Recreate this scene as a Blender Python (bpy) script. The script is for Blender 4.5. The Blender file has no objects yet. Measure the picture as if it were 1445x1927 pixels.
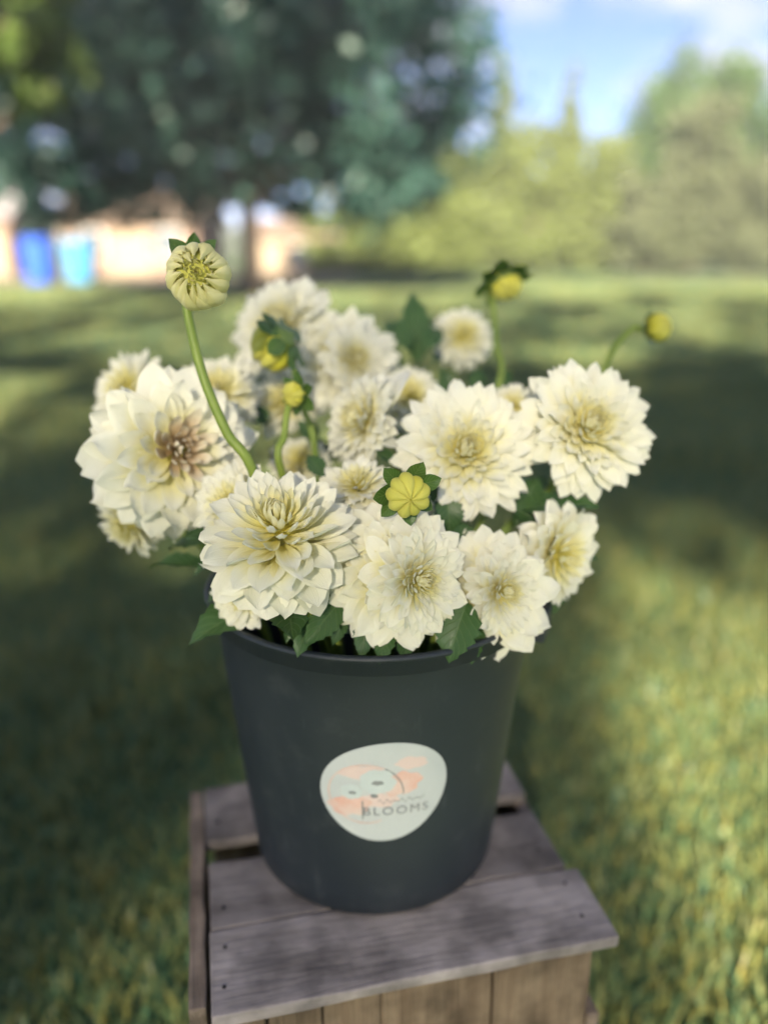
import bpy, math, random
import numpy as np
from mathutils import Vector, Matrix

random.seed(7)
rng = np.random.default_rng(7)
R_ = math.radians
sc = bpy.context.scene
COL = sc.collection

# ------------------------------------------------------------------ camera
FPX, CX, CY = 1480.0, 722.5, 963.5           # photograph's focal length and centre in its pixels
PITCH, CAMZ = R_(18.25), 1.02
cd = bpy.data.cameras.new('camera')
cam = bpy.data.objects.new('camera', cd); COL.objects.link(cam)
cam.location = (0, 0, CAMZ); cam.rotation_euler = (R_(90) - PITCH, 0, 0)
cd.sensor_fit = 'VERTICAL'; cd.sensor_height = 36.0; cd.lens = FPX / 1927 * 36.0
cd.clip_start = 0.02; cd.clip_end = 3000
cd.dof.use_dof = True; cd.dof.focus_distance = 0.572; cd.dof.aperture_fstop = cd.lens / 18.0
sc.camera = cam

# ------------------------------------------------------------------ sky, sun, exposure
SUN_AZ, SUN_EL = R_(188.0), R_(23.0)
w = bpy.data.worlds.new('World'); sc.world = w; w.use_nodes = True
nt = w.node_tree; nt.nodes.clear()
def N(nt, t, **k):
    n = nt.nodes.new(t)
    for a, b in k.items(): setattr(n, a, b)
    return n
out = N(nt, 'ShaderNodeOutputWorld'); bg = N(nt, 'ShaderNodeBackground'); bg.inputs[1].default_value = 0.05
sky = N(nt, 'ShaderNodeTexSky', sky_type='NISHITA', sun_disc=False)
sky.sun_elevation = SUN_EL; sky.sun_rotation = SUN_AZ; sky.air_density = 0.24; sky.dust_density = 0.0; sky.ozone_density = 5.5
tc = N(nt, 'ShaderNodeTexCoord'); sx = N(nt, 'ShaderNodeSeparateXYZ'); nt.links.new(tc.outputs['Generated'], sx.inputs[0])
ad = N(nt, 'ShaderNodeMath', operation='ADD'); ad.inputs[1].default_value = 0.16; nt.links.new(sx.outputs[2], ad.inputs[0])
mx = N(nt, 'ShaderNodeMath', operation='MAXIMUM'); mx.inputs[1].default_value = 0.05; nt.links.new(ad.outputs[0], mx.inputs[0])
dv = N(nt, 'ShaderNodeVectorMath', operation='DIVIDE')
cmb = N(nt, 'ShaderNodeCombineXYZ')
for i in range(3): nt.links.new(mx.outputs[0], cmb.inputs[i])
nt.links.new(tc.outputs['Generated'], dv.inputs[0]); nt.links.new(cmb.outputs[0], dv.inputs[1])
mp = N(nt, 'ShaderNodeMapping'); mp.inputs['Location'].default_value = (0.2, 4.1, 0); mp.inputs['Scale'].default_value = (1.0, 1.25, 0.0)
nt.links.new(dv.outputs[0], mp.inputs[0])
nz = N(nt, 'ShaderNodeTexNoise'); nz.inputs["Scale"].default_value = 1.9; nz.inputs['Detail'].default_value = 7; nz.inputs['Roughness'].default_value = 0.55
nt.links.new(mp.outputs[0], nz.inputs['Vector'])
cr = N(nt, 'ShaderNodeValToRGB'); cr.color_ramp.elements[0].position = 0.46; cr.color_ramp.elements[1].position = 0.64
nt.links.new(nz.outputs[0], cr.inputs[0])
mixc = N(nt, 'ShaderNodeMix', data_type='RGBA'); nt.links.new(cr.outputs[0], mixc.inputs[0])
nt.links.new(sky.outputs[0], mixc.inputs[6]); mixc.inputs[7].default_value = (2.3, 2.32, 2.8, 1)
nt.links.new(mixc.outputs[2], bg.inputs[0]); nt.links.new(bg.outputs[0], out.inputs[0])

sd = bpy.data.lights.new('sun', 'SUN'); sd.energy = 4.3; sd.angle = R_(0.55); sd.color = (1.0, 0.87, 0.66)
sun = bpy.data.objects.new('sun', sd); COL.objects.link(sun)
SUNV = Vector((math.sin(SUN_AZ) * math.cos(SUN_EL), math.cos(SUN_AZ) * math.cos(SUN_EL), math.sin(SUN_EL)))
sun.rotation_euler = SUNV.to_track_quat('Z', 'Y').to_euler()

vs = sc.view_settings
vs.view_transform = 'Standard'; vs.look = 'None'; vs.gamma = 1.0; vs.use_curve_mapping = False; vs.exposure = 3.0
cy = sc.cycles
cy.use_denoising = True
cy.max_bounces = 10; cy.diffuse_bounces = 5; cy.glossy_bounces = 3; cy.transmission_bounces = 6; cy.transparent_max_bounces = 8
cy.caustics_reflective = False; cy.caustics_refractive = False

# ------------------------------------------------------------------ helpers
SP, CP = math.sin(PITCH), math.cos(PITCH)
def at(px, py, d):
    """photo pixel + distance along the view axis -> world point"""
    X = (px - CX) / FPX * d; Y = (py - CY) / FPX * d
    return Vector((X, d * CP - Y * SP, CAMZ - d * SP - Y * CP))
def on_plane(px, py, z=0.0):
    a = (px - CX) / FPX; b = (py - CY) / FPX
    return at(px, py, (CAMZ - z) / (SP + b * CP))
def camdir(r, u, t):
    """right, up, toward-viewer -> world direction"""
    return Vector((r, u * SP - t * CP, u * CP + t * SP)).normalized()

def link(o, parent=None):
    COL.objects.link(o)
    if parent is not None: o.parent = parent
    return o
def tag(o, label=None, cat=None, group=None, kind=None):
    if label: o['label'] = label
    if cat: o['category'] = cat
    if group: o['group'] = group
    if kind: o['kind'] = kind
    return o
def empty(name, loc, label=None, cat=None, group=None, rot=None):
    o = bpy.data.objects.new(name, None); o.empty_display_size = 0.05; o.location = loc
    if rot: o.rotation_euler = rot
    link(o); return tag(o, label, cat, group)
def mesh_from(name, V, F, mat=None, smooth=True, uv=None):
    me = bpy.data.meshes.new(name)
    V = np.asarray(V, dtype=np.float32)
    me.from_pydata(V.tolist() if len(V) < 20000 else V, [], F)
    if mat: me.materials.append(mat)
    if smooth and len(me.polygons): me.polygons.foreach_set('use_smooth', np.ones(len(me.polygons), dtype=bool))
    if uv is not None:
        l = me.uv_layers.new(name='UVMap'); vi = np.empty(len(me.loops), dtype=np.int32); me.loops.foreach_get('vertex_index', vi)
        l.data.foreach_set('uv', np.asarray(uv, dtype=np.float32)[vi].ravel())
    me.update(); return me
def mesh_np(name, V, T, mat, smooth=False):
    """big triangle / quad soup from numpy arrays"""
    me = bpy.data.meshes.new(name); n, k = T.shape
    me.vertices.add(len(V)); me.vertices.foreach_set('co', V.astype(np.float32).ravel())
    me.loops.add(n * k); me.loops.foreach_set('vertex_index', T.astype(np.int32).ravel())
    me.polygons.add(n); me.polygons.foreach_set('loop_start', np.arange(0, n * k, k, dtype=np.int32))
    me.polygons.foreach_set('use_smooth', np.full(n, smooth))
    me.materials.append(mat); me.update(calc_edges=True); return me
def obj(name, me, parent=None, mtx=None):
    o = bpy.data.objects.new(name, me); link(o, parent)
    if mtx is not None: o.matrix_basis = mtx
    return o
class MB:
    def __init__(s): s.V = []; s.F = []
    def box(s, lo, hi, jit=0.0):
        n = len(s.V); x0, y0, z0 = lo; x1, y1, z1 = hi
        for c in [(x0,y0,z0),(x1,y0,z0),(x1,y1,z0),(x0,y1,z0),(x0,y0,z1),(x1,y0,z1),(x1,y1,z1),(x0,y1,z1)]:
            s.V.append(tuple(q + random.uniform(-jit, jit) for q in c))
        s.F += [tuple(n + i for i in f) for f in [(0,3,2,1),(4,5,6,7),(0,1,5,4),(1,2,6,5),(2,3,7,6),(3,0,4,7)]]; return s
    def tube(s, pts, radii, k=8, cap=True):
        pts = [Vector(p) for p in pts]; n0 = len(s.V); ref = Vector((0.31, 0.93, 0.17)).normalized()
        for i, p in enumerate(pts):
            t = (pts[min(i + 1, len(pts) - 1)] - pts[max(i - 1, 0)]).normalized()
            a = t.cross(ref)
            if a.length < 0.05: a = t.cross(Vector((1, 0, 0)))
            a.normalize(); b = t.cross(a)
            for j in range(k):
                th = 2 * math.pi * j / k
                s.V.append(tuple(p + (a * math.cos(th) + b * math.sin(th)) * radii[i]))
        for i in range(len(pts) - 1):
            for j in range(k):
                q = n0 + i * k; s.F.append((q + j, q + (j + 1) % k, q + k + (j + 1) % k, q + k + j))
        if cap:
            s.F.append(tuple(n0 + j for j in range(k))[::-1]); s.F.append(tuple(n0 + (len(pts) - 1) * k + j for j in range(k)))
        return s
    def lathe(s, prof, k=64, center=(0, 0, 0), close=False):
        n0 = len(s.V); m = len(prof)
        for r, z in prof:
            for j in range(k):
                th = 2 * math.pi * j / k; s.V.append((center[0] + r * math.cos(th), center[1] + r * math.sin(th), center[2] + z))
        for i in range(m - 1 if not close else m):
            for j in range(k):
                a = n0 + i * k; b = n0 + ((i + 1) % m) * k
                s.F.append((a + j, a + (j + 1) % k, b + (j + 1) % k, b + j))
        return s
    def mesh(s, name, mat, smooth=False): return mesh_from(name, s.V, s.F, mat, smooth)
    def build(s, name, mat, parent=None, smooth=False, mtx=None): return obj(name, s.mesh(name, mat, smooth), parent, mtx)
def bevel(o, wdt, seg=2):
    m = o.modifiers.new('bevel', 'BEVEL'); m.width = wdt; m.segments = seg; m.limit_method = 'ANGLE'; return o
def catmull(P, n=8):
    P = [Vector(p) for p in P]; Q = [P[0] * 2 - P[1]] + P + [P[-1] * 2 - P[-2]]; o = []
    for i in range(1, len(Q) - 2):
        a, b, c, d = Q[i - 1:i + 3]
        for k in range(n):
            t = k / n
            o.append(0.5 * ((2 * b) + (c - a) * t + (2 * a - 5 * b + 4 * c - d) * t * t + (3 * b - a - 3 * c + d) * t ** 3))
    o.append(P[-1]); return o

# ------------------------------------------------------------------ materials
def mat(name, col, rough=0.6, spec=0.3, noise=None, bump=None, coords='Object', metallic=0.0):
    m = bpy.data.materials.new(name); m.use_nodes = True; nt = m.node_tree; b = nt.nodes['Principled BSDF']
    b.inputs['Base Color'].default_value = (*col, 1); b.inputs['Roughness'].default_value = rough
    b.inputs['Specular IOR Level'].default_value = spec; b.inputs['Metallic'].default_value = metallic
    t = N(nt, 'ShaderNodeTexCoord')
    if noise:
        col2, scale, vec, lo, hi = noise
        mpn = N(nt, 'ShaderNodeMapping'); mpn.inputs['Scale'].default_value = vec; nt.links.new(t.outputs[coords], mpn.inputs[0])
        n = N(nt, 'ShaderNodeTexNoise'); n.inputs['Scale'].default_value = scale; n.inputs['Detail'].default_value = 6; nt.links.new(mpn.outputs[0], n.inputs['Vector'])
        r = N(nt, 'ShaderNodeMapRange'); r.inputs[1].default_value = lo; r.inputs[2].default_value = hi; nt.links.new(n.outputs[0], r.inputs[0])
        x = N(nt, 'ShaderNodeMix', data_type='RGBA'); x.inputs[6].default_value = (*col, 1); x.inputs[7].default_value = (*col2, 1)
        nt.links.new(r.outputs[0], x.inputs[0]); nt.links.new(x.outputs[2], b.inputs['Base Color'])
    if bump:
        scale, vec, strength, dist = bump
        mpb = N(nt, 'ShaderNodeMapping'); mpb.inputs['Scale'].default_value = vec; nt.links.new(t.outputs[coords], mpb.inputs[0])
        n = N(nt, 'ShaderNodeTexNoise'); n.inputs['Scale'].default_value = scale; n.inputs['Detail'].default_value = 5; nt.links.new(mpb.outputs[0], n.inputs['Vector'])
        bp = N(nt, 'ShaderNodeBump'); bp.inputs['Strength'].default_value = strength; bp.inputs['Distance'].default_value = dist
        nt.links.new(n.outputs[0], bp.inputs['Height']); nt.links.new(bp.outputs[0], b.inputs['Normal'])
    return m
def foliage_mat(name, c1, c2, rough=0.55, trans=0.3, island=True, spec=.25):
    m = bpy.data.materials.new(name); m.use_nodes = True; nt = m.node_tree; b = nt.nodes['Principled BSDF']; o = nt.nodes['Material Output']
    b.inputs['Roughness'].default_value = rough; b.inputs['Specular IOR Level'].default_value = spec
    x = N(nt, 'ShaderNodeMix', data_type='RGBA'); x.inputs[6].default_value = (*c1, 1); x.inputs[7].default_value = (*c2, 1)
    if island:
        g = N(nt, 'ShaderNodeNewGeometry'); nt.links.new(g.outputs['Random Per Island'], x.inputs[0])
    else:
        g = N(nt, 'ShaderNodeObjectInfo'); nt.links.new(g.outputs['Random'], x.inputs[0])
    nt.links.new(x.outputs[2], b.inputs['Base Color'])
    tr = N(nt, 'ShaderNodeBsdfTranslucent'); mm = N(nt, 'ShaderNodeMixShader'); mm.inputs[0].default_value = trans
    hs = N(nt, 'ShaderNodeHueSaturation'); hs.inputs['Value'].default_value = 1.5; hs.inputs['Hue'].default_value = 0.485; nt.links.new(x.outputs[2], hs.inputs['Color'])
    nt.links.new(hs.outputs[0], tr.inputs[0]); nt.links.new(b.outputs[0], mm.inputs[1]); nt.links.new(tr.outputs[0], mm.inputs[2]); nt.links.new(mm.outputs[0], o.inputs[0])
    return m
def petal_mat(name, base, mid, tip, trans=0.28):
    """yellow at the claw, cream to white outward; the object colour's red channel (0 heart .. 1 rim) shifts it"""
    m = bpy.data.materials.new(name); m.use_nodes = True; nt = m.node_tree; b = nt.nodes['Principled BSDF']; o = nt.nodes['Material Output']
    b.inputs['Roughness'].default_value = 0.6; b.inputs['Specular IOR Level'].default_value = 0.15; b.inputs['Sheen Weight'].default_value = 0.12
    uv = N(nt, 'ShaderNodeUVMap'); s = N(nt, 'ShaderNodeSeparateXYZ'); nt.links.new(uv.outputs[0], s.inputs[0])
    oi = N(nt, 'ShaderNodeObjectInfo'); sc_ = N(nt, 'ShaderNodeSeparateColor'); nt.links.new(oi.outputs['Color'], sc_.inputs[0])
    nzv = N(nt, 'ShaderNodeTexNoise'); nzv.inputs['Scale'].default_value = 2.2; nzv.inputs['Detail'].default_value = 3
    a0 = N(nt, 'ShaderNodeMath', operation='MULTIPLY_ADD'); a0.inputs[1].default_value = 0.30; nt.links.new(sc_.outputs[0], a0.inputs[0]); nt.links.new(s.outputs[1], a0.inputs[2])
    a1 = N(nt, 'ShaderNodeMath', operation='MULTIPLY_ADD'); a1.inputs[1].default_value = 0.20; nt.links.new(oi.outputs['Random'], a1.inputs[0]); nt.links.new(a0.outputs[0], a1.inputs[2])
    r = N(nt, 'ShaderNodeValToRGB'); e = r.color_ramp.elements
    e[0].position = 0.18; e[0].color = (*base, 1); e[1].position = 1.08; e[1].color = (*tip, 1)
    q = e.new(0.60); q.color = (*mid, 1)
    nt.links.new(a1.outputs[0], r.inputs[0])
    nt.links.new(r.outputs[0], b.inputs['Base Color'])
    # fine lengthwise veins
    mpv = N(nt, 'ShaderNodeMapping'); mpv.inputs['Scale'].default_value = (26, 1.2, 1); nt.links.new(uv.outputs[0], mpv.inputs[0])
    nv = N(nt, 'ShaderNodeTexNoise'); nv.inputs['Scale'].default_value = 1.0; nv.inputs['Detail'].default_value = 3; nt.links.new(mpv.outputs[0], nv.inputs['Vector'])
    bp = N(nt, 'ShaderNodeBump'); bp.inputs['Strength'].default_value = 0.6; bp.inputs['Distance'].default_value = 0.0014; nt.links.new(nv.outputs[0], bp.inputs['Height']); nt.links.new(bp.outputs[0], b.inputs['Normal'])
    tr = N(nt, 'ShaderNodeBsdfTranslucent'); mm = N(nt, 'ShaderNodeMixShader'); mm.inputs[0].default_value = trans
    nt.links.new(r.outputs[0], tr.inputs[0]); nt.links.new(b.outputs[0], mm.inputs[1]); nt.links.new(tr.outputs[0], mm.inputs[2]); nt.links.new(mm.outputs[0], o.inputs[0])
    return m
def leaf_mat(name, c1, c2, vein):
    m = bpy.data.materials.new(name); m.use_nodes = True; nt = m.node_tree; b = nt.nodes['Principled BSDF']; o = nt.nodes['Material Output']
    b.inputs['Roughness'].default_value = 0.42; b.inputs['Specular IOR Level'].default_value = 0.4
    uv = N(nt, 'ShaderNodeUVMap'); s = N(nt, 'ShaderNodeSeparateXYZ'); nt.links.new(uv.outputs[0], s.inputs[0])
    av = N(nt, 'ShaderNodeMath', operation='ABSOLUTE'); nt.links.new(s.outputs[0], av.inputs[0])
    # side veins run out and forward from the midrib
    k = N(nt, 'ShaderNodeMath', operation='MULTIPLY_ADD'); k.inputs[1].default_value = -0.35; nt.links.new(av.outputs[0], k.inputs[0]); nt.links.new(s.outputs[1], k.inputs[2])
    k2 = N(nt, 'ShaderNodeMath', operation='MULTIPLY'); k2.inputs[1].default_value = 7.0; nt.links.new(k.outputs[0], k2.inputs[0])
    k3 = N(nt, 'ShaderNodeMath', operation='PINGPONG'); k3.inputs[1].default_value = 0.5; nt.links.new(k2.outputs[0], k3.inputs[0])
    k4 = N(nt, 'ShaderNodeMath', operation='MINIMUM'); k5 = N(nt, 'ShaderNodeMath', operation='MULTIPLY'); k5.inputs[1].default_value = 1.4
    nt.links.new(av.outputs[0], k5.inputs[0]); nt.links.new(k3.outputs[0], k4.inputs[0]); nt.links.new(k5.outputs[0], k4.inputs[1])
    mr = N(nt, 'ShaderNodeMapRange'); mr.inputs[1].default_value = 0.02; mr.inputs[2].default_value = 0.10; mr.inputs[3].default_value = 1; mr.inputs[4].default_value = 0; nt.links.new(k4.outputs[0], mr.inputs[0])
    oi = N(nt, 'ShaderNodeObjectInfo')
    x = N(nt, 'ShaderNodeMix', data_type='RGBA'); x.inputs[6].default_value = (*c1, 1); x.inputs[7].default_value = (*c2, 1); nt.links.new(oi.outputs['Random'], x.inputs[0])
    y = N(nt, 'ShaderNodeMix', data_type='RGBA'); y.inputs[7].default_value = (*vein, 1); nt.links.new(x.outputs[2], y.inputs[6])
    ml = N(nt, 'ShaderNodeMath', operation='MULTIPLY'); ml.inputs[1].default_value = 0.55; nt.links.new(mr.outputs[0], ml.inputs[0]); nt.links.new(ml.outputs[0], y.inputs[0])
    nt.links.new(y.outputs[2], b.inputs['Base Color'])
    bp = N(nt, 'ShaderNodeBump'); bp.inputs['Strength'].default_value = 0.5; bp.inputs['Distance'].default_value = 0.001; bp.invert = True; nt.links.new(mr.outputs[0], bp.inputs['Height']); nt.links.new(bp.outputs[0], b.inputs['Normal'])
    tr = N(nt, 'ShaderNodeBsdfTranslucent'); mm = N(nt, 'ShaderNodeMixShader'); mm.inputs[0].default_value = 0.2
    nt.links.new(y.outputs[2], tr.inputs[0]); nt.links.new(b.outputs[0], mm.inputs[1]); nt.links.new(tr.outputs[0], mm.inputs[2]); nt.links.new(mm.outputs[0], o.inputs[0])
    return m

M = {}
M['petal'] = petal_mat('petal_cream', (0.84, 0.76, 0.12), (0.90, 0.86, 0.46), (0.90, 0.89, 0.75), 0.34)
M['petal_in'] = petal_mat('petal_heart', (0.78, 0.71, 0.16), (0.88, 0.82, 0.36), (0.90, 0.87, 0.58), 0.34)
M['petal_brown'] = petal_mat('petal_fading', (0.34, 0.22, 0.09), (0.60, 0.46, 0.28), (0.84, 0.78, 0.62))
M['petal_bud'] = petal_mat('petal_bud', (0.44, 0.48, 0.05), (0.62, 0.58, 0.05), (0.68, 0.65, 0.13), 0.2)
M['petal_open'] = petal_mat('petal_opening', (0.46, 0.48, 0.08), (0.68, 0.64, 0.18), (0.82, 0.78, 0.38), 0.2)
M['eye'] = mat('flower_eye', (0.30, 0.27, 0.07), 0.7, 0.2)
M['stem'] = mat('stem_green', (0.20, 0.27, 0.045), 0.45, 0.35, ((0.13, 0.20, 0.03), 60, (1, 1, 0.2), 0.35, 0.7))
M['leaf'] = leaf_mat('dahlia_leaf', (0.035, 0.085, 0.025), (0.055, 0.12, 0.035), (0.13, 0.20, 0.08))
M['sepal'] = leaf_mat('sepal_leaf', (0.05, 0.12, 0.02), (0.08, 0.15, 0.03), (0.18, 0.25, 0.07))
M['bucket'] = mat('black_plastic', (0.012, 0.018, 0.024), 0.48, 0.4, ((0.022, 0.029, 0.035), 9, (1, 1, 0.35), 0.35, 0.75), (140, (1, 1, 1), 0.12, 0.001))
nt_ = M['bucket'].node_tree; b_ = nt_.nodes['Principled BSDF']; src = b_.inputs['Base Color'].links[0].from_socket
tc_ = N(nt_, 'ShaderNodeTexCoord'); mp_ = N(nt_, 'ShaderNodeMapping'); mp_.inputs['Scale'].default_value = (1, 1, .16); nt_.links.new(tc_.outputs['Object'], mp_.inputs[0])
for sc__, lo_, hi_, vec_, col_, amt_ in [(70, .60, .74, mp_.outputs[0], (.09, .10, .105, 1), .30), (30, .56, .74, tc_.outputs['Object'], (.07, .078, .08, 1), .30), (260, .68, .76, tc_.outputs['Object'], (.18, .18, .18, 1), .4)]:
    n_ = N(nt_, 'ShaderNodeTexNoise'); n_.inputs['Scale'].default_value = sc__; n_.inputs['Detail'].default_value = 6; n_.inputs['Roughness'].default_value = .65; nt_.links.new(vec_, n_.inputs['Vector'])
    r_ = N(nt_, 'ShaderNodeMapRange'); r_.inputs[1].default_value = lo_; r_.inputs[2].default_value = hi_; r_.inputs[4].default_value = amt_; nt_.links.new(n_.outputs[0], r_.inputs[0])
    x_ = N(nt_, 'ShaderNodeMix', data_type='RGBA'); x_.inputs[7].default_value = col_; nt_.links.new(src, x_.inputs[6]); nt_.links.new(r_.outputs[0], x_.inputs[0]); src = x_.outputs[2]
nt_.links.new(src, b_.inputs['Base Color'])
M['wood_top'] = mat('weathered_wood', (0.17, 0.152, 0.146), 0.85, 0.15, ((0.33, 0.30, 0.295), 7, (1.4, 6, 6), 0.25, 0.8), (14, (2, 12, 12), 0.5, 0.003))
M['wood_front'] = mat('tan_wood', (0.125, 0.09, 0.06), 0.85, 0.15, ((0.21, 0.16, 0.11), 8, (9, 9, 0.8), 0.3, 0.72), (14, (14, 14, 1), 0.8, 0.004))
M['wood_side'] = mat('aged_wood', (0.17, 0.13, 0.10), 0.85, 0.15, ((0.30, 0.24, 0.19), 8, (9, 0.8, 9), 0.3, 0.72), (14, (14, 1, 14), 0.8, 0.004))
for wn in ('wood_top', 'wood_front', 'wood_side'):
    nt_ = M[wn].node_tree; b_ = nt_.nodes['Principled BSDF']; src = b_.inputs['Base Color'].links[0].from_socket
    oi_ = N(nt_, 'ShaderNodeObjectInfo'); mr_ = N(nt_, 'ShaderNodeMapRange'); mr_.inputs[3].default_value = .68; mr_.inputs[4].default_value = 1.12; nt_.links.new(oi_.outputs['Random'], mr_.inputs[0])
    st = N(nt_, 'ShaderNodeTexNoise'); st.inputs['Scale'].default_value = 22; st.inputs['Detail'].default_value = 8; tc_ = N(nt_, 'ShaderNodeTexCoord'); nt_.links.new(tc_.outputs['Object'], st.inputs['Vector'])
    m2 = N(nt_, 'ShaderNodeMapRange'); m2.inputs[1].default_value = .36; m2.inputs[2].default_value = .6; m2.inputs[3].default_value = .5; m2.inputs[4].default_value = 1.0; nt_.links.new(st.outputs[0], m2.inputs[0])
    ml_ = N(nt_, 'ShaderNodeMath', operation='MULTIPLY'); nt_.links.new(mr_.outputs[0], ml_.inputs[0]); nt_.links.new(m2.outputs[0], ml_.inputs[1])
    hs_ = N(nt_, 'ShaderNodeHueSaturation'); nt_.links.new(src, hs_.inputs['Color']); nt_.links.new(ml_.outputs[0], hs_.inputs['Value']); nt_.links.new(hs_.outputs[0], b_.inputs['Base Color'])
M['white_vinyl'] = mat('sticker_vinyl', (0.42, 0.455, 0.46), 0.4, 0.4)
M['peach'] = mat('peach_print', (0.56, 0.35, 0.29), 0.45, 0.3, ((0.54, 0.44, 0.40), 60, (1, 1, 1), 0.35, 0.65))
M['peach_pale'] = mat('pale_peach_print', (0.54, 0.44, 0.41), 0.45, 0.3)
M['grey_print'] = mat('grey_print', (0.22, 0.24, 0.24), 0.5, 0.3)
M['dark_print'] = mat('dark_print', (0.20, 0.21, 0.22), 0.5, 0.3)
M['flower_print'] = mat('flower_print', (0.42, 0.48, 0.48), 0.5, 0.3)
M['bark'] = mat('bark', (0.085, 0.065, 0.05), 0.95, 0.1, ((0.16, 0.125, 0.10), 5, (3, 3, 0.6), 0.3, 0.7), (6, (4, 4, 0.8), 1.0, 0.05))
M['dark_leaves'] = foliage_mat('dark_tree_leaves', (0.024, 0.066, 0.060), (0.042, 0.095, 0.074), 0.42, 0.25, spec=.45)
M['olive_leaves'] = foliage_mat('olive_leaves', (0.092, 0.122, 0.036), (0.145, 0.178, 0.054), 0.6, 0.25)
M['green_leaves'] = foliage_mat('green_leaves', (0.040, 0.088, 0.024), (0.065, 0.115, 0.032), 0.6, 0.25)
M['grey_leaves'] = foliage_mat('grey_green_leaves', (0.072, 0.090, 0.046), (0.11, 0.125, 0.066), 0.6, 0.22)
M['grass'] = foliage_mat('grass_blades', (0.042, 0.140, 0.082), (0.28, 0.26, 0.070), 0.42, 0.4, spec=.5)

# ------------------------------------------------------------------ setting: ground, gravel, hill
def ground_material():
    m = bpy.data.materials.new('lawn'); m.use_nodes = True; nt = m.node_tree; b = nt.nodes['Principled BSDF']
    b.inputs['Roughness'].default_value = 0.9; b.inputs['Specular IOR Level'].default_value = 0.1
    t = N(nt, 'ShaderNodeTexCoord'); n1 = N(nt, 'ShaderNodeTexNoise'); n1.inputs['Scale'].default_value = 0.55; n1.inputs['Detail'].default_value = 5
    n2 = N(nt, 'ShaderNodeTexNoise'); n2.inputs['Scale'].default_value = 16; n2.inputs['Detail'].default_value = 6
    nt.links.new(t.outputs['Object'], n1.inputs['Vector']); nt.links.new(t.outputs['Object'], n2.inputs['Vector'])
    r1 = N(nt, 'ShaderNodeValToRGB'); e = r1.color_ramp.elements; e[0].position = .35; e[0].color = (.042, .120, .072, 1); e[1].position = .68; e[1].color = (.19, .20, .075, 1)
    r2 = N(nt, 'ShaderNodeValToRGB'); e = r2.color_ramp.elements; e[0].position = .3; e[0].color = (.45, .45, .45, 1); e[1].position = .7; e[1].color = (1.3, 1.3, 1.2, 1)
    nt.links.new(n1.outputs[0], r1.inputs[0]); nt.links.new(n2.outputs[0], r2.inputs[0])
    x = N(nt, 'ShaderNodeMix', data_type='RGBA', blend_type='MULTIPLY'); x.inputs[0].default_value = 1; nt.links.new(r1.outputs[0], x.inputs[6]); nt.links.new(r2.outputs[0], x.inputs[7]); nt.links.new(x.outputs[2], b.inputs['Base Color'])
    bp = N(nt, 'ShaderNodeBump'); bp.inputs['Strength'].default_value = 1; bp.inputs['Distance'].default_value = .05; nt.links.new(n2.outputs[0], bp.inputs['Height']); nt.links.new(bp.outputs[0], b.inputs['Normal'])
    return m
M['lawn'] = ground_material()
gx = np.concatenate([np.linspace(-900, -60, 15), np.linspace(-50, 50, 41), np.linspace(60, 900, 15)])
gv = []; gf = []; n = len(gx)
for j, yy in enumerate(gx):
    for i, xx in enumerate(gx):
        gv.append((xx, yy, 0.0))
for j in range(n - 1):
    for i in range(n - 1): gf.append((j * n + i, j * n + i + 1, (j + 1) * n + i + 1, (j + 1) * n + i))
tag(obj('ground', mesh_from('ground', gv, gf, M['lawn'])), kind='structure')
M['gravel'] = mat('gravel', (0.16, 0.135, 0.11), 0.95, 0.1, ((0.22, 0.19, 0.16), 3, (1, 1, 1), 0.3, 0.7), (25, (1, 1, 1), 0.6, 0.03))
def strip(name, pts, m, z):
    o = obj(name, mesh_from(name, [(x, y, z) for x, y in pts], [tuple(range(len(pts)))], m)); return tag(o, kind='structure')
strip('gravel_yard', [(-40, 29.5), (-14, 29.0), (-7, 29.8), (-2.6, 30.6), (-1.2, 33), (-1.6, 41), (-40, 42)], M['gravel'], 0.006)
strip('gravel_path', [(10.6, 36.2), (17, 34.2), (30, 31.8), (60, 29), (60, 31.5), (30, 34.4), (17, 36.6), (10.8, 37.4)], M['gravel'], 0.006)
M['hill'] = mat('wooded_hill', (0.05, 0.075, 0.055), 0.95, 0.05, ((0.085, 0.10, 0.06), 0.03, (1, 1, 1), 0.3, 0.7))
hv = []; hf = []; hn, hm = 70, 8
for i in range(hn):
    x = -260 + 560 * i / (hn - 1)
    h = 9 + 14 * math.exp(-((x - 95) / 60) ** 2) + 2 * math.sin(x * 0.05) + 1.0 * math.sin(x * .17 + 1)
    for j in range(hm):
        t = j / (hm - 1); hv.append((x, 150 + 60 * t, h * math.sin(t * math.pi / 2) - 1))
for i in range(hn - 1):
    for j in range(hm - 1): a = i * hm + j; hf.append((a, a + hm, a + hm + 1, a + 1))
tag(obj('hill', mesh_from('hill', hv, hf, M['hill'])), kind='structure')

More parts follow.
